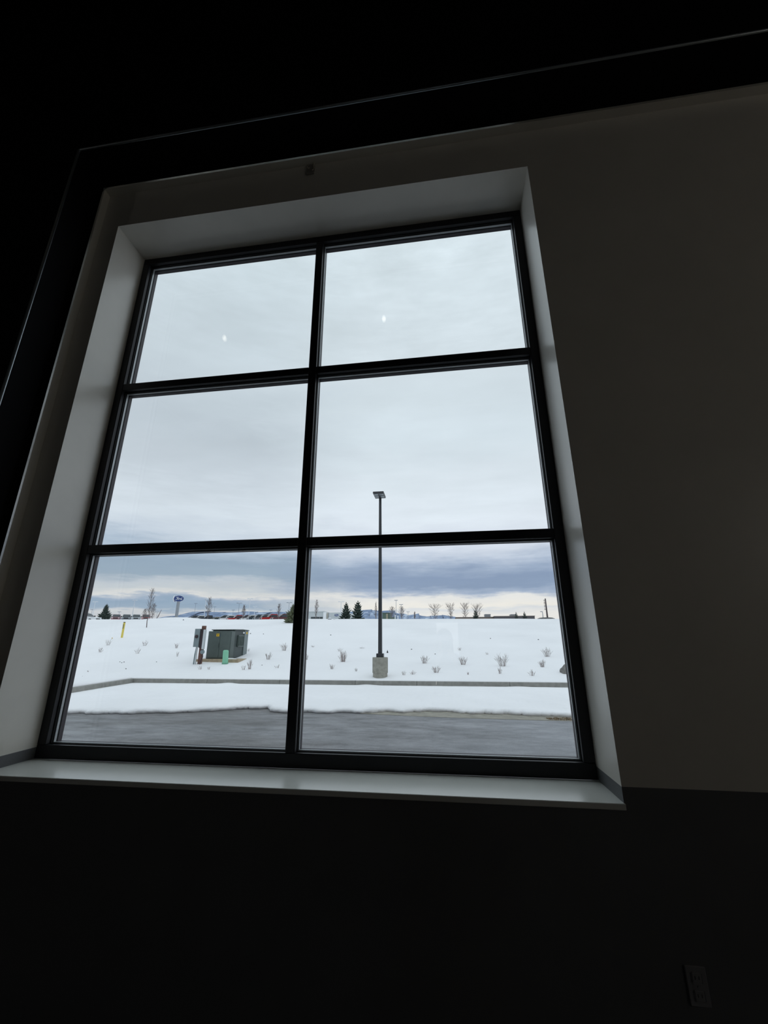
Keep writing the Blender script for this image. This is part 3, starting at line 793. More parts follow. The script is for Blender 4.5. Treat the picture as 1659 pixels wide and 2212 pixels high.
def bare_tree(px, y, top, width, label, base=None, spread=0.5, seed=0, thick=1.0, first=0.22, shape='oval'):
    """a leafless tree; width in pixels at its distance"""
    if base is None:
        p = at_y(px, 1337, y); p.z = zg(p.x, y) - 0.05
    else: p = hit(px, base); y = p.y
    ztop = at_y(px, top, y).z; Ht = ztop - p.z; k = 1 / ppm(y); rr = random.Random(seed)
    t = thing('bare_tree', label, 'tree', p, group='leafless trees beyond the slope')
    rmin = 0.45 * k
    r0 = max(Ht * 0.012, rmin * 1.3) * thick
    b = MB(); n = 6; pts = [Vector((rr.uniform(-.01, .01) * Ht * (i > 0), rr.uniform(-.01, .01) * Ht * (i > 0), Ht * i / n)) for i in range(n + 1)]
    b.tube(pts, [r0 * (1 - 0.8 * i / n) for i in range(n + 1)], 6); b.build('trunk', M_BARK, t)
    b = MB(); N = 30
    for i in range(N):
        f = first + (0.97 - first) * (i + rr.random()) / N
        kk = min(n - 1, int(f * n)); s = pts[kk].lerp(pts[kk + 1], f * n - kk); a = i * 2.4 + rr.uniform(-.4, .4)
        u = (f - first) / (1 - first)
        if shape == 'vase': wl = 0.35 + 0.75 * u
        elif shape == 'column': wl = 1.0 - 0.75 * u
        else: wl = (0.55 + 1.2 * u * (1 - u) * 1.6) * (1 - 0.45 * u)
        L = width * k * 0.62 * wl * rr.uniform(0.75, 1.1); L = min(L, (1.03 - f) * Ht + width * k * .25)
        d_ = Vector((cos(a) * spread, sin(a) * spread, 0.55 + 0.35 * u)).normalized()
        limb(b, s, d_, L, max(r0 * 0.35 * (1 - 0.5 * u), rmin * 0.62), 2, rr, 0.25, 2)
    b.build('branches', M_BARK, t)
    return t


def spruce(px, y, top, width, label, base=None, seed=0, m_=None, snow=True, tiers=11, group='spruces beyond the slope', dens=1.0):
    if base is None:
        p = at_y(px, 1337, y); p.z = zg(p.x, y) - 0.05
    else: p = hit(px, base); y = p.y
    Ht = at_y(px, top, y).z - p.z; k = 1 / ppm(y); rr = random.Random(seed)
    t = thing('spruce_tree', label, 'tree', p, group=group)
    MB().tube([(0, 0, 0), (0, 0, Ht * 0.5), (0, 0, Ht * 0.97)], [Ht * .022, Ht * .014, Ht * .004], 6).build('trunk', M_BARK, t)
    b = MB(); sn = MB(); W2 = width * k * 0.5
    z0 = 0.06 * Ht
    for i in range(tiers + 1):
        f = i / tiers; z = z0 + (Ht * 0.96 - z0) * f
        rad = W2 * ((1 - f) ** 0.70) * rr.uniform(0.82, 1.12) + W2 * 0.05
        nb = int((11 - 5 * f) * dens) + 3
        for j in range(nb):
            a = 2 * pi * j / nb + rr.uniform(-.25, .25) + i; L = rad * rr.uniform(0.70, 1.32)
            rise = (0.10 + 0.75 * f) * L - 0.10 * L; wd = max(L * 0.24, Ht * .020); th = max(Ht * 0.032, wd * .5)
            e = Vector((cos(a), sin(a), 0)); s = Vector((-sin(a), cos(a), 0)); o = Vector((0, 0, z))
            tip = o + e * L + Vector((0, 0, rise)); mid = o + e * L * 0.55 + Vector((0, 0, -0.05 * L))
            vv_ = [o + Vector((0, 0, th)), mid + s * wd + Vector((0, 0, -th * .4)), mid - s * wd + Vector((0, 0, -th * .4)), mid + Vector((0, 0, th)), tip, o - Vector((0, 0, th)), mid - Vector((0, 0, th * 1.6))]
            b.poly(vv_, [(0, 1, 3), (0, 3, 2), (3, 1, 4), (3, 4, 2), (5, 6, 1), (5, 2, 6), (6, 4, 1), (6, 2, 4), (0, 5, 1), (0, 2, 5)])
            if snow and rr.random() < 0.22 and f < .8:
                c = mid + Vector((0, 0, th * 0.9)); q = wd * .9
                sn.poly([c + s * q * .7, c + e * q, c - s * q * .7, c - e * q, c + Vector((0, 0, th * .7))], [(0, 1, 4), (1, 2, 4), (2, 3, 4), (3, 0, 4), (3, 2, 1, 0)])
    b.poly([Vector((W2 * .06, 0, Ht * .93)), Vector((-W2 * .03, W2 * .05, Ht * .93)), Vector((-W2 * .03, -W2 * .05, Ht * .93)), Vector((0, 0, Ht))], [(0, 1, 3), (1, 2, 3), (2, 0, 3)])
    b.build('boughs', m_ or M_NEEDLE, t)
    if snow and sn.f: sn.build('snow_cap', M_SNOWCLUMP, t)['kind'] = 'stuff'
    return t


bare_tree(316.5, 0, 1272, 26, 'slender bare sapling on the near slope left of the oval sign', base=1355.5, seed=2, spread=0.45, thick=0.9, first=0.3)
bare_tree(328, 60, 1305, 20, 'small bare tree just behind the slender sapling', seed=3, spread=0.6)
bare_tree(311, 80, 1316, 15, 'short bare tree left of and behind the slender sapling', seed=4, spread=0.7)
bare_tree(448, 70, 1293, 24, 'bare upswept tree above the meter post', seed=5, spread=0.5)
bare_tree(525, 75, 1308, 15, 'thin bare tree behind the red truck', seed=6, spread=0.4)
bare_tree(601.5, 70, 1305, 17, 'bare upswept tree between the last red truck and the snowy spruce', seed=7, spread=0.5)
bare_tree(682.5, 80, 1297, 15, 'narrow bare tree in front of the pale showroom', seed=8, spread=0.5)
bare_tree(812, 85, 1300, 14, 'pointed bare tree just left of the lamp pole', seed=9, spread=0.3, first=0.1, shape='column')
bare_tree(847, 85, 1313, 17, 'bare tree above the green utility shed', seed=10, spread=0.8)
bare_tree(868, 80, 1312, 17, 'round bare tree, second to the right of the lamp pole', seed=11, spread=0.8)
bare_tree(896, 95, 1322, 8, 'small bare tree, third to the right of the lamp pole', seed=12, spread=0.4)
bare_tree(940, 75, 1311, 26, 'widest bare tree, spreading low over the crest', seed=13, spread=1.5, first=0.1, shape='vase')
bare_tree(974, 75, 1309, 21, 'rounded bare tree right of the widest one', seed=14, spread=0.95, first=0.12, shape='vase')
bare_tree(1005, 75, 1309, 22, 'rounded bare tree left of the lone spruce', seed=15, spread=0.95, first=0.12, shape='vase')
bare_tree(1032, 95, 1313, 26, 'bare tree half hidden behind the lone spruce', seed=16, spread=0.8, first=0.12, shape='vase')
spruce(225, 86, 1304, 30, 'broad dark spruce behind the white car at far left', seed=20, tiers=12, dens=1.3)
spruce(631, 0, 1304, 34, 'snow dusted olive spruce partly behind the upright window bar', base=1344.5, seed=21, m_=M_NEEDLE2)
spruce(747, 67, 1300, 29, 'dark spruce, left of the tall pair by the showroom', seed=22, tiers=10)
spruce(772.5, 75, 1297, 33, 'dark spruce, right of the tall pair by the showroom', seed=23, tiers=9)
spruce(1028, 72, 1316, 17, 'lone dark spruce in front of a bare tree and the brown building', seed=24, tiers=8, snow=False)
spruce(1116, 80, 1321, 10, 'small spruce, left one before the low dark building', seed=25, tiers=7, snow=False)
spruce(1134, 80, 1320, 12, 'small spruce, right one before the low dark building', seed=26, tiers=7, snow=False)
a = at_y(334, 1337, 75); a.z = zg(a.x, 75) - 0.1; e = at_y(349, 1317, 75)
ls = MB(); ls.tube([(0, 0, 0), tuple((e - a) * 0.5 + Vector((0.05, 0, 0))), tuple(e - a)], [0.10, 0.08, 0.03], 6)
tag(ls.build('leaning_stake', M_BARK, loc=a), 'thin dark leaning stake between the sapling and the oval sign', 'stake')


# ------------------------------------------------------------------ oval roadside sign
def crom(pts, n=6):
    out = []
    for i in range(len(pts) - 1):
        p0_, p1_, p2_, p3_ = pts[max(0, i - 1)], pts[i], pts[i + 1], pts[min(len(pts) - 1, i + 2)]
        for j in range(n):
            t = j / n
            out.append(tuple(0.5 * (2 * p1_[k] + (p2_[k] - p0_[k]) * t + (2 * p0_[k] - 5 * p1_[k] + 4 * p2_[k] - p3_[k]) * t * t + (3 * p1_[k] - p0_[k] - 3 * p2_[k] + p3_[k]) * t ** 3) for k in range(2)))
    out.append(pts[-1]); return out


SCRIPT = [  # handwritten letters in a unit box: F o r d
    [(-0.60, 0.28), (-0.66, 0.40), (-0.50, 0.50), (-0.28, 0.42), (-0.10, 0.46), (0.02, 0.54)],
    [(-0.30, 0.44), (-0.38, 0.10), (-0.46, -0.22), (-0.60, -0.40), (-0.78, -0.34), (-0.76, -0.20)],
    [(-0.52, 0.04), (-0.36, 0.08), (-0.18, 0.10)],
    [(-0.04, 0.06), (-0.20, 0.02), (-0.26, -0.20), (-0.16, -0.34), (-0.02, -0.26), (0.04, -0.06), (-0.04, 0.06), (0.10, 0.00), (0.20, 0.06)],
    [(0.20, 0.06), (0.16, -0.14), (0.10, -0.34)], [(0.15, -0.14), (0.26, 0.04), (0.38, 0.04), (0.36, -0.04)],
    [(0.66, -0.02), (0.52, 0.02), (0.42, -0.16), (0.46, -0.34), (0.60, -0.28), (0.68, -0.04)],
    [(0.86, 0.50), (0.76, 0.22), (0.66, -0.10), (0.66, -0.32), (0.82, -0.30), (0.92, -0.16)]]
M_BLUE = mat('deep_blue_sign_face', (32, 62, 122), 0.4); M_SIGNW = mat('white_sign_paint', (238, 240, 242), 0.4)


def oval_sign(parent, cx, cy, cz, rx, rz, rot, nm='sign_panel'):
    mm = Matrix.Translation((cx, cy, cz)) @ Matrix.Rotation(rot, 4, 'Z')
    E = [(rx * cos(2 * pi * i / 40), rz * sin(2 * pi * i / 40)) for i in range(40)]
    pnl = MB().prism([(u * 1.035, w * 1.05) for u, w in E], 'y', -0.10, 0.10, mm).build(nm, M_SIGNW, parent)
    MB().prism(E, 'y', -0.125, -0.101, mm).build('blue_face', M_BLUE, pnl)
    b = MB()
    for st in SCRIPT:
        c = crom(st, 5); b.tube([mm @ Vector((u * rx * 0.76, -0.14, w * rz * 1.0)) for u, w in c], rx * 0.036, 5)
    b.build('lettering', M_SIGNW, pnl)
    return pnl


SY = 112.0
sp = at_y(381, 1334, SY); sp.z = zg(sp.x, SY) - 0.1
st_ = at_y(383.5, 1293.5, SY)
sg = thing('oval_sign', 'blue oval roadside sign with white script on a tall grey pylon', 'sign', sp)
rx, rz = 10.6 / ppm(SY), 6.9 / ppm(SY)
zc = st_.z - sp.z
MB().rbox((-0.34, -0.24, 0), (0.34, 0.24, zc - rz * 0.95), 0.04).build('pylon', mat('grey_pylon', (150, 156, 162), 0.4, metal=0.2), sg)
MB().rbox((-0.40, -0.20, 0), (-0.34, 0.2, zc - rz * 0.98), 0.02).build('pylon_edge', mat('dark_pylon_edge', (92, 98, 106), 0.4), sg)
oval_sign(sg, 0.18, -0.38, zc, rx * 1.02, rz * 1.02, radians(30))
oval_sign(sg, -1.45, 0.15, zc + 0.02, rx * .95, rz, radians(106))['label'] = 'rear sign panel seen nearly edge on'

# ------------------------------------------------------------------ distant parking lot lights
POLES = [  # x at top, y of top, distance, arm px, pale?, label
    (206, 1300, 105, 8, 1, 'pale lot light left of the broad spruce'),
    (199.5, 1317, 150, 5, 0, 'short grey lot light over the white car'),
    (258, 1322, 150, 5, 0, 'short grey lot light right of the broad spruce'),
    (291.5, 1297, 105, 7, 1, 'tall pale lot light left of the sapling'),
    (340, 1322, 150, 6, 0, 'short lot light beside the leaning stake'),
    (387, 1328, 190, 8, 0, 'lowest lot light, just right of the oval sign pylon'),
    (423, 1304, 150, 4, 0, 'faint lot light left of the upswept tree by the meter post'),
    (445.5, 1294, 119, 9, 1, 'tall pale lot light beside the upswept tree'),
    (464, 1311, 160, 4, 0, 'faint lot light right of the upswept tree'),
    (504, 1318, 160, 4, 0, 'short lot light over the white truck'),
    (517, 1303, 125, 9, 0, 'grey double lot light left of the tallest pale one'),
    (540.5, 1293.5, 113, 9, 1, 'tallest pale lot light, over the middle of the car row'),
    (551, 1310, 135, 6, 1, 'pale lot light with a bright head right of the tallest one'),
    (585, 1318, 160, 4, 0, 'short lot light over the last red truck'),
    (625, 1302, 125, 9, 0, 'grey double lot light behind the olive spruce'),
    (737, 1300, 120, 10, 1, 'double lot light behind the showroom left of the spruces'),
    (855.5, 1297, 131, 4, 0, 'tall grey lot light, first right of the lamp pole'),
    (866.5, 1306, 130, 5, 0, 'grey lot light behind the round bare tree'),
    (881.5, 1322, 160, 4, 0, 'short lot light right of the round bare tree'),
]
for px, top, y, arm, pale, lab in POLES:
    e = at_y(px, top, y); g0 = zg(e.x, y) - 0.05; k = 1 / ppm(y); m_ = M_WHITEPOLE if pale else M_GREYPOLE
    t = thing('lot_light', lab, 'light pole', (e.x, y, g0), group='parking lot lights'); hh_ = e.z - g0
    MB().lathe([(0.10 if pale else .075, 0), (0.065 if pale else .05, hh_)], n=8).build('pole', m_, t)
    MB().box((-arm * k / 2, -0.04, hh_ - 0.04), (arm * k / 2, 0.04, hh_ + 0.05)).build('arm', m_, t)
    for s in (-1, 1):
        MB().rbox((s * arm * k / 2 - 0.22, -0.28, hh_ - 0.03), (s * arm * k / 2 + 0.22, 0.28, hh_ + 0.11), 0.02).build('lamp_head', m_, t)

# ------------------------------------------------------------------ vehicles
M_GL = mat('dark_car_glass', (46, 54, 62), 0.15); M_TYRE = mat('black_tyre', (26, 26, 28), 0.8); M_RIM = mat('silver_rim', (168, 172, 176), 0.3, metal=0.7)
M_HEAD = mat('headlamp_glass', (220, 224, 228), 0.2); M_TRIM = mat('black_car_trim', (30, 30, 33), 0.5)


def paint(name, c): return mat('car_paint_' + name, c, 0.3, metal=0.15)


def vehicle(name, label, style, pnt, px, y, rz, group=None, cat='car', scale=1.0):
    p = at_y(px, 1337, y); p.z = zg(p.x, y)
    t = thing(name, label, cat, p, rz, group); t.scale = (scale,) * 3
    wd = 0.96
    if style == 'pickup':
        body = [(-2.8, 0.45), (-2.8, 1.12), (-0.75, 1.12), (-0.70, 1.14), (1.15, 1.14), (2.55, 1.06), (2.75, 0.95), (2.78, 0.45)]
        cab = [(-0.85, 1.12), (-0.72, 1.86), (0.55, 1.86), (1.25, 1.14)]; win_ = [(-0.72, 1.18), (-0.62, 1.76), (0.48, 1.76), (1.05, 1.18)]
        ax_ = (-1.75, 1.75)
    elif style == 'sedan':
        body = [(-2.3, 0.4), (-2.35, 0.98), (-1.5, 1.02), (1.0, 0.98), (2.2, 0.80), (2.3, 0.40)]
        cab = [(-1.7, 1.0), (-0.95, 1.45), (0.25, 1.45), (1.1, 0.98)]; win_ = [(-1.45, 1.03), (-0.88, 1.38), (0.2, 1.38), (0.9, 1.02)]
        ax_ = (-1.4, 1.4)
    else:
        body = [(-2.4, 0.42), (-2.45, 1.10), (-2.3, 1.14), (1.0, 1.12), (2.2, 1.02), (2.42, 0.85), (2.44, 0.42)]
        cab = [(-2.35, 1.12), (-2.05, 1.78), (0.10, 1.80), (1.05, 1.12)]; win_ = [(-2.15, 1.17), (-1.92, 1.70), (0.05, 1.71), (0.85, 1.17)]
        ax_ = (-1.45, 1.5)
    b = MB(); b.prism(body, 'y', -wd, wd); b.build('body', pnt, t)
    c = MB(); n = len(cab)
    vv_ = [(u, -wd + (0.16 if w > 1.3 else 0.02), w) for u, w in cab] + [(u, wd - (0.16 if w > 1.3 else 0.02), w) for u, w in cab]
    c.poly(vv_, [tuple(range(n)), tuple(range(n, 2 * n))] + [(i, (i + 1) % n, (i + 1) % n + n, i + n) for i in range(n)]); cabo = c.build('cabin', pnt, t)
    gl = MB()
    for s in (-1, 1):
        q = [(u, s * (wd - (0.145 if w > 1.3 else 0.005)), w) for u, w in win_]; q2 = [(a_, b_ - s * .03, c_) for a_, b_, c_ in q]
        gl.poly(q + q2, [(0, 1, 2, 3), (7, 6, 5, 4), (0, 4, 5, 1), (1, 5, 6, 2), (2, 6, 7, 3), (3, 7, 4, 0)])
    gl.build('side_glass', M_GL, cabo)
    (xa, za), (xb, zb) = cab[2], cab[3]; fw_ = wd - 0.18
    wsg = MB(); wsg.poly([(xa + (xb - xa) * .08 + .02, -fw_ + .03, za - (za - zb) * .08 + .02), (xa + (xb - xa) * .08 + .02, fw_ - .03, za - (za - zb) * .08 + .02),
                          (xb - (xb - xa) * .06 + .02, fw_ + .10, zb + (za - zb) * .06 + .02), (xb - (xb - xa) * .06 + .02, -fw_ - .10, zb + (za - zb) * .06 + .02),
                          (xa, -fw_, za - .06), (xa, fw_, za - .06), (xb - .06, fw_, zb + .02), (xb - .06, -fw_, zb + .02)],
                         [(0, 1, 2, 3), (7, 6, 5, 4), (0, 4, 5, 1), (1, 5, 6, 2), (2, 6, 7, 3), (3, 7, 4, 0)])
    wsg.build('windscreen', M_GL, cabo)
    for xa in ax_:
        for s in (-1, 1):
            mm = Matrix.Translation((xa, s * (wd - 0.10), 0.38)) @ Matrix.Rotation(pi / 2, 4, 'X')
            wo_ = MB().lathe([(0.30, -0.13), (0.38, -0.10), (0.38, 0.10), (0.30, 0.13)], n=18, mat=mm).build('wheel', M_TYRE, t)
            MB().lathe([(0.22, -0.14), (0.24, -0.12), (0.24, 0.12), (0.22, 0.14)], n=12, mat=mm).build('rim', M_RIM, wo_)
    xf = body[-2][0]; zf_ = body[-2][1]
    for s in (-1, 1):
        MB().rbox((xf - 0.12, s * 0.72 - 0.16, zf_ - 0.17), (xf + 0.04, s * 0.72 + 0.16, zf_ - 0.01), 0.02).build('headlamp', M_HEAD, t)
        MB().rbox((cab[3][0] - 0.32, s * (wd + 0.14) - 0.11, 1.16), (cab[3][0] - 0.16, s * (wd + 0.14) + 0.11, 1.42), 0.03).build('mirror', M_TRIM, t)
    MB().rbox((xf - 0.08, -0.52, zf_ - 0.30), (xf + 0.05, 0.52, zf_ - 0.04), 0.02).build('grille', M_TRIM, t)
    if style == 'suv':
        for s in (-1, 1): MB().tube([(-1.9, s * .66, 1.84), (-1.7, s * .66, 1.88), (-0.3, s * .66, 1.88), (-0.05, s * .66, 1.82)], 0.025, 5).build('roof_rail', M_TRIM, t)
    return t


D = radians
LOT = 'vehicles parked beyond the crest'
vehicle('car', 'white sport utility car at far left, side on', 'suv', paint('white', (224, 226, 228)), 186, 72, D(4), LOT)
vehicle('pickup_truck', 'dull pink red pickup facing the window, leftmost of four in a row', 'pickup', paint('dull_red', (150, 96, 104)), 251, 100, D(-54), LOT, 'truck')
vehicle('pickup_truck', 'dark grey pickup facing the window beside the dull red one', 'pickup', paint('charcoal', (88, 96, 104)), 273, 100, D(-54), LOT, 'truck')
vehicle('pickup_truck', 'light grey pickup facing the window, third of four in a row', 'pickup', paint('silver', (158, 164, 170)), 294, 100, D(-54), LOT, 'truck')
vehicle('pickup_truck', 'red pickup facing the window behind the slender sapling', 'pickup', paint('dark_red', (140, 44, 52)), 315, 100, D(-54), LOT, 'truck')
ROW = [(418, 96, 'suv', 'black', (38, 40, 46), 215, 'black car at the left end of the long row'),
       (434, 93, 'pickup', 'white', (224, 226, 228), 212, 'white pickup behind the bare upswept tree'),
       (451, 94, 'pickup', 'navy', (46, 52, 64), 216, 'dark blue pickup right of the upswept tree'),
       (467, 88, 'sedan', 'tan', (168, 160, 142), 240, 'tan car showing little more than its roof'),
       (482, 96, 'suv', 'forest', (48, 56, 54), 218, 'dark green car right of the tan one'),
       (498, 93, 'pickup', 'white', (224, 226, 228), 214, 'white pickup left of the bright red one'),
       (515, 92, 'pickup', 'red', (176, 32, 36), 214, 'bright red pickup behind the thin bare tree'),
       (530, 98, 'suv', 'brown', (72, 46, 52), 218, 'dark maroon car between bright red and white pickups'),
       (545, 92, 'pickup', 'white', (224, 226, 228), 212, 'white pickup under the tallest pale lot light'),
       (560, 94, 'pickup', 'slate', (62, 72, 84), 214, 'slate grey pickup left of the last bright red one'),
       (574, 99, 'pickup', 'grey', (120, 124, 130), 216, 'mid grey pickup tucked behind the last bright red one'),
       (589, 93, 'pickup', 'red', (176, 32, 36), 216, 'last bright red pickup, right end of the row'),
       (610, 96, 'suv', 'maroon', (92, 48, 54), 214, 'maroon car just right of the upswept tree near the olive spruce')]
for px, y, style, nm, c, ang, lab in ROW:
    y = 110 - 24 * (px - 418) / 189
    vehicle('pickup_truck' if style == 'pickup' else 'car', lab, style, paint(nm, c), px, y, D(222), LOT, 'truck' if style == 'pickup' else 'car')
for px, py, w, lab in ((712, 1338.3, 9, 'snow capped dark rock at the crest before the showroom, larger of two'), (722, 1338.2, 4.5, 'snow capped dark rock at the crest before the showroom, smaller of two')):
    p = at_y(px, py, YR - 0.4); k = 1 / ppm(YR); t = thing('crest_rock', lab, 'rock', p)
    MB().lathe([(w * k * .42, -0.08), (w * k * .5, 0.0), (w * k * .46, w * k * .18), (w * k * .3, w * k * .26)], n=9, mat=Matrix.Diagonal((1, 0.7, 1, 1))).build('stone', mat('dark_wet_stone', (48, 48, 54), 0.8, noise=0.2, scale=3), t)
    MB().lathe([(w * k * .47, w * k * .17), (w * k * .36, w * k * .34), (w * k * .12, w * k * .42)], n=9, mat=Matrix.Diagonal((1, 0.7, 1, 1))).build('snow_cap', M_SNOWCLUMP, t)

# ------------------------------------------------------------------ far buildings, mound, mountains
def span(px0, px1, ytop, y):
    a_, b_ = at_y(px0, ytop, y), at_y(px1, ytop, y); return a_.x, b_.x, a_.z


BY = 135.0
M_SHOW = mat('pale_grey_cladding', (196, 202, 204), 0.5, noise=0.04); M_SHOW2 = mat('beige_cladding', (186, 182, 172), 0.5); M_WIN = mat('dark_shop_glass', (70, 80, 84), 0.2)
x0, x1, zt = span(650, 699, 1322.5, BY); g0 = zg(x0, BY) - 0.2
bd = thing('showroom', 'pale grey car showroom with a white entrance tower and small blue oval', 'building', (x0, BY, g0))
h1 = zt - g0; L1 = x1 - x0
MB().box((0, 0, 0), (L1, 14, h1)).build('wall', M_SHOW, bd)
MB().box((-0.2, -0.2, h1), (L1 + 0.2, 14.2, h1 + 0.25)).build('roof', M_SHOW, bd)
for q0, q1 in ((672, 681), (681.8, 690), (691, 697)):
    xa, xb, za = span(q0, q1, 1332.8, BY); f = MB().box((xa - x0, -0.12, 0.6), (xb - x0, -0.02, za - g0)).build('window', M_TRIM, bd)
    MB().box((xa - x0 + .1, -0.16, 0.8), (xb - x0 - .1, -0.12, za - g0 - .12)).build('pane', M_WIN, f)
xa, xb, za = span(698.5, 704.5, 1322.3, BY - 1); MB().box((xa - x0, -1.0, 0), (xb - x0, 3, za - g0)).build('entrance_tower', M_SIGNW, bd)
xa, xb, za = span(704.5, 711, 1324, BY); MB().box((xa - x0, -0.2, 0), (xb - x0, 8, za - g0)).build('beige_bay', M_SHOW2, bd)
xa, xb, za = span(711, 752, 1323.5, BY); MB().box((xa - x0, -0.6, 0), (xb - x0, 14, za - g0)).build('sign_wall', M_SHOW, bd)
for q in (705.5, 711.2):
    xa, _, za = span(q, q, 1324, BY); MB().box((xa - x0 - 0.05, -0.7, 0), (xa - x0 + 0.08, -0.6, za - g0)).build('panel_joint', M_GREYPOLE, bd)
c = at_y(727.5, 1329, BY - 0.7); oval_sign(bd, c.x - x0, -0.95, c.z - g0, 4.9 / ppm(BY), 2.3 / ppm(BY), 0.0, 'oval_badge')['label'] = 'small blue oval badge'

x0, x1, zt = span(826, 842, 1324.5, 120); g0 = zg(x0, 120) - 0.2
sh = thing('utility_shed', 'dark green utility shed with a beige middle just right of the lamp pole', 'shed', (x0, 120, g0)); h1 = zt - g0; L1 = x1 - x0
M_SHG = mat('dark_green_siding', (86, 106, 96), 0.6, noise=0.1); M_SHB = mat('beige_siding', (156, 152, 132), 0.6)
MB().box((0, 0, 0), (L1 * .5, 4, h1)).build('wall', M_SHG, sh); MB().box((L1 * .5, -0.1, 0), (L1 * .76, 4, h1 * .95)).build('beige_bay', M_SHB, sh)
MB().box((L1 * .76, 0, 0), (L1, 4, h1)).build('wall', M_SHG, sh); MB().box((-.1, -.2, h1), (L1 + .1, 4.1, h1 + .12)).build('roof', M_SHG, sh)
xb, xc, zc_ = span(842, 854, 1333.5, 118); MB().box((xb - x0, -2, 0), (xc - x0, 1, zc_ - g0)).build('low_wing', M_SHG, sh)
for px, top, lab in ((853.5, 1326, 'white bollard post, left of two right of the utility shed'), (859.5, 1328, 'white bollard post, right of two right of the utility shed')):
    e = at_y(px, top, 110); g1 = zg(e.x, 110); t = thing('white_post', lab, 'post', (e.x, 110, g1), group='white posts by the utility shed')
    MB().lathe([(0.11, 0), (0.11, e.z - g1 - .2)], n=10).build('post', M_SIGNW, t); MB().lathe([(0.13, e.z - g1 - .2), (0.13, e.z - g1)], n=10).build('cap', M_TRIM, t)

x0, x1, zt = span(985, 1070, 1334.0, 118); g0 = zg(x0, 118) - 0.2
M_BRN = mat('brown_block_wall', (126, 116, 108), 0.8, noise=0.06); M_DBRN = mat('dark_grey_block_wall', (88, 86, 90), 0.8, noise=0.06)
lb = thing('low_building', 'long low brown and grey building with two rooftop units', 'building', (x0, 118, g0))
MB().box((0, 0, 0), (x1 - x0, 20, zt - g0)).build('brown_wall', M_BRN, lb)
MB().box((-.1, -.1, zt - g0), (x1 - x0, 20, zt - g0 + .1)).build('parapet', M_DBRN, lb)
xa, xb, za = span(1068, 1155, 1331.8, 116); MB().box((xa - x0, -2, 0), (xb - x0, 20, za - g0)).build('grey_wall', M_DBRN, lb)
MB().box((xa - x0 - .1, -2.1, za - g0), (xb - x0 + .1, 20, za - g0 + .12)).build('parapet', M_BRN, lb)
M_HVAC = mat('grey_hvac_steel', (158, 160, 162), 0.5)
for q0, q1, qt in ((1048, 1059.5, 1327.6), (1104, 1115, 1327.8)):
    xa, xb, za = span(q0, q1, qt, 122); u = MB().box((xa - x0, 4, zt - g0), (xb - x0, 7, za - g0)).build('rooftop_unit', M_HVAC, lb)
    MB().box((xa - x0 - .08, 3.9, za - g0), (xb - x0 + .08, 7.1, za - g0 + .1)).build('unit_cap', M_GREYPOLE, u)

mc = at_y(1179.5, 1337, 70); gz = zg(mc.x, 70); mtop = at_y(1179, 1333.6, 70).z
mw = 17.5 / ppm(70); hgt = mtop - gz
md = MB(); prof_ = [(mw * 1.25, -0.1), (mw, hgt * 0.55), (mw * 0.72, hgt * 0.86), (mw * 0.4, hgt * .97), (0.02, hgt)]
md.lathe(prof_, n=26, mat=Matrix.Diagonal((1, 0.6, 1, 1)))
tag(md.build('earth_mound', mat('dark_earth', (92, 92, 92), 0.9, noise=0.25, scale=2), smooth=True, loc=(mc.x, 70, gz)), 'low dark earth mound under the utility pole', 'mound')
e = at_y(1177.5, 1293, 70); b0 = at_y(1182, 1334.5, 70)
ut = thing('utility_pole', 'tall dark wooden utility pole with side brackets on the earth mound', 'utility pole', (e.x + 0.02, 70, mtop - 0.15)); hh_ = e.z - mtop + .15
MB().lathe([(0.13, 0), (0.09, hh_)], n=10).build('pole', mat('dark_creosote_wood', (72, 64, 66), 0.9, noise=0.2), ut)
MB().tube([(-0.22, 0, hh_ * 0.42), (-0.22, 0, hh_ * 0.92)], 0.03, 6).build('cable_run', M_TRIM, ut)
for f in (0.45, 0.62, 0.78, 0.92): MB().box((-0.32, -0.04, hh_ * f - .03), (0, 0.04, hh_ * f + .03)).build('bracket', M_BARK, ut)
e = at_y(1171, 1321.5, 70); sl_ = thing('street_lamp', 'short lamp post left of the utility pole on the earth mound', 'lamp post', (e.x + .05, 70, mtop - 0.25)); hh_ = e.z - mtop + .25
MB().lathe([(0.06, 0), (0.045, hh_)], n=8).build('pole', M_GREYPOLE, sl_); MB().rbox((-0.34, -0.08, hh_ - .04), (0.03, 0.08, hh_ + .06), .02).build('lamp_head', M_GREYPOLE, sl_)


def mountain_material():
    m = bpy.data.materials.new('haze_tinted_snowy_mountain'); m.use_nodes = True; n = NT(m.node_tree); b = n.n['Principled BSDF']
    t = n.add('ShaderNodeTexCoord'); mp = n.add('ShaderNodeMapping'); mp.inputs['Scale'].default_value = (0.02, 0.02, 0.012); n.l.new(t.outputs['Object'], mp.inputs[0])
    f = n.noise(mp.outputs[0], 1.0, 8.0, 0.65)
    n.l.new(n.ramp(f, [(0.38, lin((122, 138, 166))), (0.52, lin((144, 158, 183))), (0.64, lin((198, 208, 224)))]), b.inputs['Base Color'])  # distance haze is mixed into these pale blue rock and snow colours
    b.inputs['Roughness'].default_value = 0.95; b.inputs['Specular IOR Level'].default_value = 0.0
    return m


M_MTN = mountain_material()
MY = 2000.0


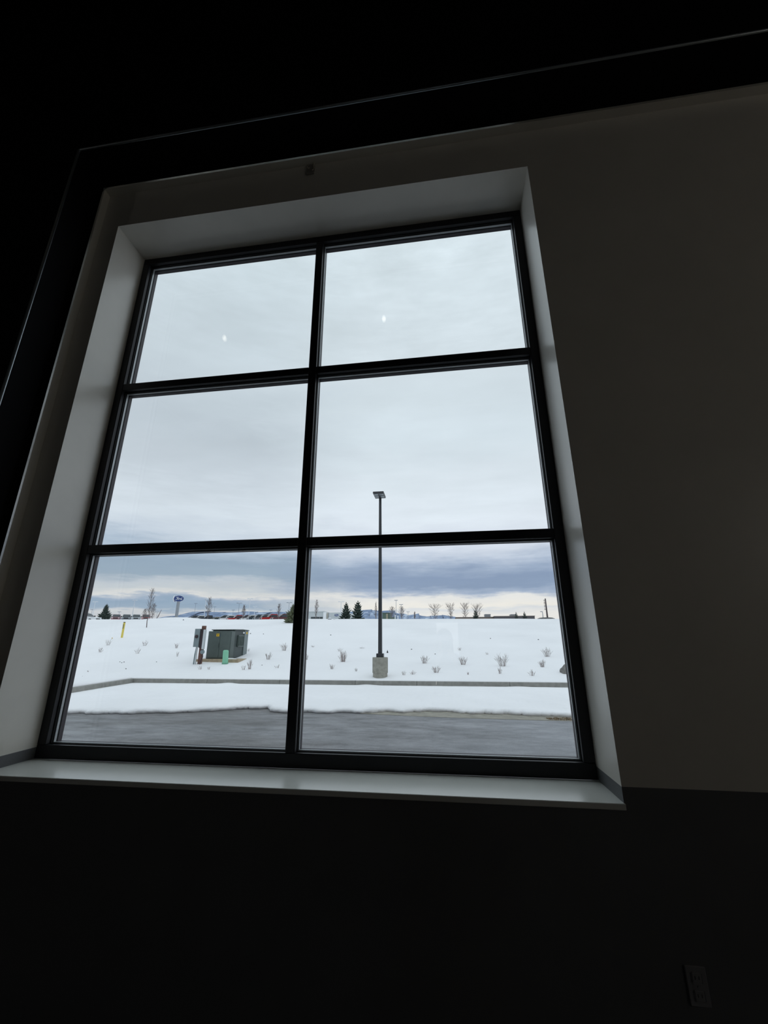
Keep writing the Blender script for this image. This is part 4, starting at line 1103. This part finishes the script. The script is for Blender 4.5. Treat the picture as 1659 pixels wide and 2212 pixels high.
def range_mesh(pts, nm, lab, seed, MY=2000.0):
    rr = random.Random(seed); b = MB(); P = [(at_y(px, py, MY).x, at_y(px, py, MY).z) for px, py in pts]
    xs_ = frange(P[0][0], P[-1][0], 90); rows = []
    def top(x):
        for (xa, za), (xb, zb) in zip(P, P[1:]):
            if x <= xb + 1e-6: return za + (zb - za) * (x - xa) / (xb - xa)
        return P[-1][1]
    for t in (-1.0, -0.8, -0.6, -0.4, -0.2, 0, 0.5, 1.0):
        row = []
        for i, x in enumerate(xs_):
            nz = 10 * sin(x * .031 + seed) * sin(t * 5 + x * .011) + rr.uniform(-5, 5)
            z = 10 + (top(x) - 10) * (1 - abs(t) ** 1.15) + nz * (1 - abs(t)) * (0.15 if t == 0 else 1.0)
            row.append((x + 25 * sin(t * 3 + i), MY + t * 550, z))
        rows.append(row)
    nx = len(xs_); b.poly([p for r_ in rows for p in r_], [(j * nx + i, j * nx + i + 1, (j + 1) * nx + i + 1, (j + 1) * nx + i) for j in range(len(rows) - 1) for i in range(nx - 1)])
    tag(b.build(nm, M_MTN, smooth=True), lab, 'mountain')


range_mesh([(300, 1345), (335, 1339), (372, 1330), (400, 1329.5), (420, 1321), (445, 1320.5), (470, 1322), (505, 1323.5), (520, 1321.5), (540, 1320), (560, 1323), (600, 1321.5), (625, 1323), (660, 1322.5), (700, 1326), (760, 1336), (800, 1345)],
           'mountain_range', 'haze tinted blue snow streaked mountains behind the long row of trucks', 3)
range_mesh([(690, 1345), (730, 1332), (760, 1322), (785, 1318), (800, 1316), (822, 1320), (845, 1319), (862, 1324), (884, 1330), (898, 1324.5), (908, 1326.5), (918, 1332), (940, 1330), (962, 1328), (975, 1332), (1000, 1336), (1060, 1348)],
           'mountain_range', 'haze tinted blue snow streaked mountains behind the spruces and lamp pole', 8, 3400.0)

# ------------------------------------------------------------------ small things inside the room
M_PLAST = mat('clear_grey_plastic', (150, 148, 142), 0.3, spec=0.6); M_HOOK = mat('pale_plastic', (226, 218, 204), 0.25, spec=0.7)
bk = thing('blind_bracket', 'small square plastic blind clip on the wall above the window', 'bracket', (-0.006, 0.0, 3.664))
MB().rbox((-0.030, -0.006, -0.030), (0.030, 0.0, 0.050), 0.002).build('plate', mat('taupe_plastic', (150, 146, 138), 0.4), bk)
MB().rbox((-0.030, -0.012, -0.050), (0.030, 0.0, -0.030), 0.003).build('lower_lip', M_PLAST, bk)
MB().tube([(0.012, -0.010, 0.047), (0.026, -0.010, 0.046), (0.025, -0.010, 0.030), (0.023, -0.010, 0.018), (0.027, -0.010, 0.000), (0.022, -0.010, -0.016), (0.014, -0.010, -0.022)], 0.0032, 8).build('hook', M_HOOK, bk)
MB().tube([(-0.014, -0.010, 0.036), (-0.021, -0.010, 0.024), (-0.020, -0.010, 0.010), (-0.013, -0.010, 0.003), (-0.005, -0.010, 0.007)], 0.0030, 8).build('hook', M_HOOK, bk)

M_PLATE = mat('charcoal_outlet_plate', (138, 138, 141), 0.4)
ol = thing('wall_outlet', 'dark grey electrical outlet plate on the charcoal lower wall', 'outlet', (1.543, 0.0, -0.514))
pl = MB().rbox((-0.032, -0.006, -0.053), (0.032, 0.0, 0.053), 0.002).build('cover_plate', M_PLATE, ol)
for s in (-1, 1):
    sk = MB().rbox((-0.016, -0.009, s * 0.023 - 0.015), (0.016, -0.0055, s * 0.023 + 0.015), 0.003).build('socket', M_PLATE, ol)
    for q in (-0.006, 0.006): MB().box((q - 0.001, -0.0095, s * 0.023 - 0.003), (q + 0.001, -0.0088, s * 0.023 + 0.006)).build('slot', M_INK, sk)
MB().lathe([(0.003, 0), (0.002, 0.0015)], n=10, mat=Matrix.Translation((0, -0.006, 0)) @ Matrix.Rotation(pi / 2, 4, 'X')).build('screw', M_RIM, ol)


# pendant lamps hanging in the room (two mirrored in the upper panes, two added as unseen fill)
def mirrored(px, py, yroom):
    yg = R + 0.04
    p = at_y(px, py, 2 * yg - yroom); return Vector((p.x, yroom, p.z))


M_BULB = mat('warm_lamp_bulb', (255, 244, 226), 0.4, emit=4.0)


def pendant(c, watts, lab):
    t = thing('pendant_lamp', lab, 'lamp', c, group='pendant lamps'); up = CEIL - c.z
    ld = bpy.data.lights.new('added_fill_light', 'POINT') if watts else None
    if ld:
        ld.energy = watts; ld.color = (1.0, 0.95, 0.87); ld.shadow_soft_size = 0.12
    if ld:
        lo_ = bpy.data.objects.new('added_fill_light', ld); COL.objects.link(lo_); lo_.parent = t; lo_.location = (0, 0, -0.12)
    MB().lathe([(0.0, -0.06), (0.026, -0.045), (0.036, -0.005), (0.028, 0.03), (0.013, 0.06)], n=16).build('bulb', M_BULB, t, smooth=True)
    MB().lathe([(0.018, 0.058), (0.018, 0.11), (0.008, 0.12)], n=12).build('lamp_socket', M_TRIM, t)
    MB().tube([(0, 0, 0.11), (0, 0, up - 0.02)], 0.004, 6).build('cord', M_TRIM, t)
    MB().lathe([(0.05, up - 0.03), (0.06, up)], n=16).build('ceiling_rose', M_TRIM, t)


pendant(mirrored(829, 687, -3.6), 0, 'pendant lamp mirrored in the upper right pane')
pendant(mirrored(484, 729, -3.6), 0, 'pendant lamp mirrored in the upper left pane')
pendant(Vector((6.2, -3.1, 1.9)), 19.0, 'added fill lamp hung out of view by the right wall')  # added out of view and out of the reflections to brighten the walls
pendant(Vector((-6.3, -4.6, 2.3)), 9.0, 'added fill lamp hung out of view by the left wall')  # weaker unseen fill lamp, added on the other side of the room

# back wall with a narrow glazed door (seen mirrored in the lower right pane)
dl, dr_ = mirrored(942, 1345, YB), mirrored(989, 1345, YB); DT = dl.z
dx0, dx1, dz0 = min(dl.x, dr_.x), max(dl.x, dr_.x), DT - 0.95
bw = MB()
D0x, D1x, DH = dx0 - 0.22, dx1 + 0.22, DT + 0.22
for a, b in (((XL - .2, YB - .2, FLOOR), (D0x, YB, CEIL)), ((D1x, YB - .2, FLOOR), (XR + .2, YB, CEIL)), ((D0x, YB - .2, DH), (D1x, YB, CEIL))): bw.box(a, b)
tag(bw.build('wall_back', M_DARK), 'charcoal back wall of the room', kind='structure')
dr = thing('door_1', 'dark door with a narrow glass light in the back wall', None, (D0x, YB - 0.12, FLOOR), kind='structure')
W_ = D1x - D0x; hd_ = DH - FLOOR; lx0, lx1, lz0, lz1 = dx0 - D0x, dx1 - D0x, dz0 - FLOOR, DT - FLOOR
dl_ = MB()
for a, b in (((0.005, 0, 0.01), (lx0, .05, hd_)), ((lx1, 0, 0.01), (W_ - .005, .05, hd_)), ((lx0, 0, 0.01), (lx1, .05, lz0)), ((lx0, 0, lz1), (lx1, .05, hd_))): dl_.box(a, b)
dl_.build('leaf', M_DARK, dr); MB().box((lx0, 0.02, lz0), (lx1, 0.028, lz1)).build('pane', M_GLASS, dr)
MB().tube([(W_ - .09, 0.05, 1.0), (W_ - .09, 0.09, 1.0), (W_ - .2, 0.09, 1.0)], 0.01, 8).build('handle', M_RIM, dr)
tag(MB().box((-40, YB - 60, G - 0.3), (40, YB - 0.2, G)).build('yard', M_SNOW), 'snow covered yard behind the building', kind='structure')

# ------------------------------------------------------------------ the photographer, mirrored as a head silhouette
PX, PY, PZ = 0.765, -2.42, FLOOR - 0.0
PC = CAM - UP * 0.058 - FW * 0.014 + RT * 0.018             # centre of the phone
PM = Matrix(((RT.x, UP.x, FW.x, PC.x), (RT.y, UP.y, FW.y, PC.y), (RT.z, UP.z, FW.z, PC.z), (0, 0, 0, 1)))
ph = bpy.data.objects.new('phone', None); COL.objects.link(ph); ph.matrix_world = PM
tag(ph, 'slim dark phone held upright in both hands of the mirrored person', 'phone')
MB().rbox((-0.037, -0.078, -0.004), (0.037, 0.078, 0.004), 0.0025).build('case', M_GASKET, ph)
MB().box((-0.034, -0.074, -0.0048), (0.034, 0.074, -0.0042)).build('screen', M_GL, ph)
MB().rbox((-0.034, 0.045, 0.004), (-0.006, 0.074, 0.006), 0.001).build('camera_bump', M_TRIM, ph)
SK = {}; SE = []


def sv(key, co, r, parent=None):
    SK[key] = (Vector(co), r)
    if parent: SE.append((parent, key))


sv('pelvis', (PX, PY + .00, PZ + .90), .130)
sv('waist', (PX, PY - .01, PZ + 1.03), .120, 'pelvis'); sv('chest', (PX, PY - .02, PZ + 1.20), .140, 'waist'); sv('collar', (PX, PY - .02, PZ + 1.34), .105, 'chest')
sv('neck', (PX, PY - .005, PZ + 1.43), .055, 'collar'); sv('jaw', (PX, PY + .025, PZ + 1.49), .064, 'neck'); sv('skull', (PX, PY + .015, PZ + 1.565), .084, 'jaw'); sv('crown', (PX, PY + .005, PZ + 1.615), .062, 'skull')
for s_ in (-1, 1):
    q = 'l' if s_ < 0 else 'r'
    sv(q + 'hip', (PX + s_ * .095, PY, PZ + .84), .092, 'pelvis'); sv(q + 'knee', (PX + s_ * .11, PY + .02, PZ + .47), .062, q + 'hip')
    sv(q + 'ankle', (PX + s_ * .12, PY - .02, PZ + .09), .044, q + 'knee'); sv(q + 'heel', (PX + s_ * .12, PY - .03, PZ + .045), .042, q + 'ankle'); sv(q + 'toe', (PX + s_ * .135, PY + .15, PZ + .036), .036, q + 'heel')
    sv(q + 'shoulder', (PX + s_ * .175, PY - .02, PZ + 1.33), .066, 'collar')
    sv(q + 'elbow', (PX + s_ * .26, PY + .07, PZ + 1.09), .047, q + 'shoulder')
    wr = PM @ Vector((s_ * .080, -.105, -.035)); pa = PM @ Vector((s_ * .058, -.055, -.016))
    sv(q + 'wrist', wr, .028, q + 'elbow'); sv(q + 'palm', pa, .024, q + 'wrist')
    for k in range(4):                                        # fingers close on the back of the phone
        yk = -.022 - k * .019; ln = (.9, 1.0, .92, .75)[k]
        sv(q + 'fa%d' % k, PM @ Vector((s_ * .056, yk, .000)), .0095, q + 'palm')
        sv(q + 'fb%d' % k, PM @ Vector((s_ * .046, yk + .001, .0125)), .0088, q + 'fa%d' % k)
        sv(q + 'fc%d' % k, PM @ Vector((s_ * (.046 - .030 * ln), yk + .002, .0135)), .0075, q + 'fb%d' % k)
    sv(q + 'ta', PM @ Vector((s_ * .052, -.045, -.024)), .0115, q + 'palm'); sv(q + 'tb', PM @ Vector((s_ * .034, -.024, -.018)), .0100, q + 'ta'); sv(q + 'tc', PM @ Vector((s_ * .022, -.006, -.0145)), .0085, q + 'tb')
keys = list(SK); me = bpy.data.meshes.new('person_skeleton')
me.from_pydata([tuple(SK[k][0]) for k in keys], [(keys.index(a_), keys.index(b_)) for a_, b_ in SE], [])
tmp = bpy.data.objects.new('person_skeleton', me); COL.objects.link(tmp)
md_ = tmp.modifiers.new('skin', 'SKIN'); md_.use_smooth_shade = True
lay = me.skin_vertices[0].data if me.skin_vertices else None
if lay is None:
    bm_ = bmesh.new(); bm_.from_mesh(me); bm_.verts.layers.skin.verify(); bm_.to_mesh(me); bm_.free(); lay = me.skin_vertices[0].data
for k, v in zip(keys, lay):
    r_ = SK[k][1]; wide = {'chest': 1.25, 'waist': 1.15, 'pelvis': 1.15, 'collar': 1.2}.get(k, 1.0)
    v.radius = (r_ * wide, r_); v.use_root = (k == 'pelvis')
sub = tmp.modifiers.new('smooth', 'SUBSURF'); sub.levels = 2; sub.render_levels = 2
dg = bpy.context.evaluated_depsgraph_get(); body_me = bpy.data.meshes.new_from_object(tmp.evaluated_get(dg)); bpy.data.objects.remove(tmp)
body_me.name = 'person'; body_me.materials.clear()
for m_ in (mat('warm_skin', (196, 152, 130), 0.55), mat('dark_jacket_cloth', (52, 54, 60), 0.85, noise=0.1), mat('dark_trousers', (44, 48, 60), 0.85, noise=0.1), mat('black_shoes', (28, 27, 27), 0.5)): body_me.materials.append(m_)
wl, wr_ = SK['lwrist'][0], SK['rwrist'][0]
for p in body_me.polygons:
    c = p.center; z = c.z - PZ; p.use_smooth = True
    hand = min((c - wl).dot((SK['lpalm'][0] - wl).normalized()) if (c - wl).length < .2 else -1, 9) > 0 or ((c - wr_).length < .2 and (c - wr_).dot((SK['rpalm'][0] - wr_).normalized()) > 0)
    p.material_index = 0 if (hand or (z > 1.42 and abs(c.x - PX) < .13 and c.y < PY + .2)) else 3 if z < .085 else 2 if z < .88 else 1
per = bpy.data.objects.new('person', body_me); COL.objects.link(per)
tag(per, 'person holding up a phone, mirrored as a head silhouette in the lower right pane', 'person')
hair = MB(); hv = []; HC = Vector((PX, PY + .008, PZ + 1.572)); NU, NV = 20, 10
for j in range(NV + 1):
    th = j / NV * 1.0
    for i in range(NU):
        a = 2 * pi * i / NU; front = max(0, sin(a)); t_ = th * (1.95 - 0.95 * front)
        hv.append(HC + Vector((.092 * sin(t_) * cos(a), .104 * sin(t_) * sin(a), .106 * cos(t_))))
hair.poly(hv, [(j * NU + i, j * NU + (i + 1) % NU, (j + 1) * NU + (i + 1) % NU, (j + 1) * NU + i) for j in range(NV) for i in range(NU)])
sides = []
for j in range(6):
    f = j / 5
    for i in range(NU + 1):
        a = radians(38) - (radians(256)) * i / NU
        sides.append(HC + Vector(((.090 + .012 * f) * cos(a), (.100 + .004 * f) * sin(a) - .006 * f, .02 - .235 * f)))
NS = NU + 1
inner = [HC + (p - HC) * 0.86 + Vector((0, 0, (p - HC).z * 0.14)) for p in sides]
n0 = len(sides)
hf = [(j * NS + i, j * NS + i + 1, (j + 1) * NS + i + 1, (j + 1) * NS + i) for j in range(5) for i in range(NU)]
hair.poly(sides + inner, hf + [tuple(q + n0 for q in f) for f in hf] + [(5 * NS + i, 5 * NS + i + 1, n0 + 5 * NS + i + 1, n0 + 5 * NS + i) for i in range(NU)] +
          [(j * NS + e_, (j + 1) * NS + e_, n0 + (j + 1) * NS + e_, n0 + j * NS + e_) for j in range(5) for e_ in (0, NU)])
hair.build('hair', mat('dark_brown_hair', (50, 38, 32), 0.7, noise=0.2, scale=60), per, smooth=True)
M_EYE = mat('eye_white', (232, 230, 226), 0.3); M_IRIS = mat('brown_iris', (60, 40, 30), 0.3)
for s_ in (-1, 1):
    ey = MB().lathe([(0.0, -.011), (.008, -.007), (.011, 0), (.008, .007), (0.0, .011)], c=(PX + s_ * .031, PY + .0785, PZ + 1.555), n=10).build('eye', M_EYE, per, smooth=True)
    MB().lathe([(.0045, 0), (.004, .001)], n=10, mat=Matrix.Translation((PX + s_ * .031, PY + .0890, PZ + 1.555)) @ Matrix.Rotation(-pi / 2, 4, 'X')).build('iris', M_IRIS, ey)
    MB().lathe([(.008, -.030), (.016, -.012), (.017, .010), (.009, .028)], c=(PX + s_ * .084, PY + .005, PZ + 1.545), n=10).build('ear', body_me.materials[0], per, smooth=True)
MB().tube([(PX, PY + .092, PZ + 1.562), (PX, PY + .106, PZ + 1.535), (PX, PY + .112, PZ + 1.520), (PX, PY + .090, PZ + 1.512)], [.006, .009, .012, .006], 8).build('nose', body_me.materials[0], per, smooth=True)
MB().tube([(PX - .024, PY + .080, PZ + 1.488), (PX, PY + .091, PZ + 1.489), (PX + .024, PY + .080, PZ + 1.488)], [.003, .006, .003], 8).build('mouth', mat('lip_colour', (166, 104, 98), 0.5), per, smooth=True)
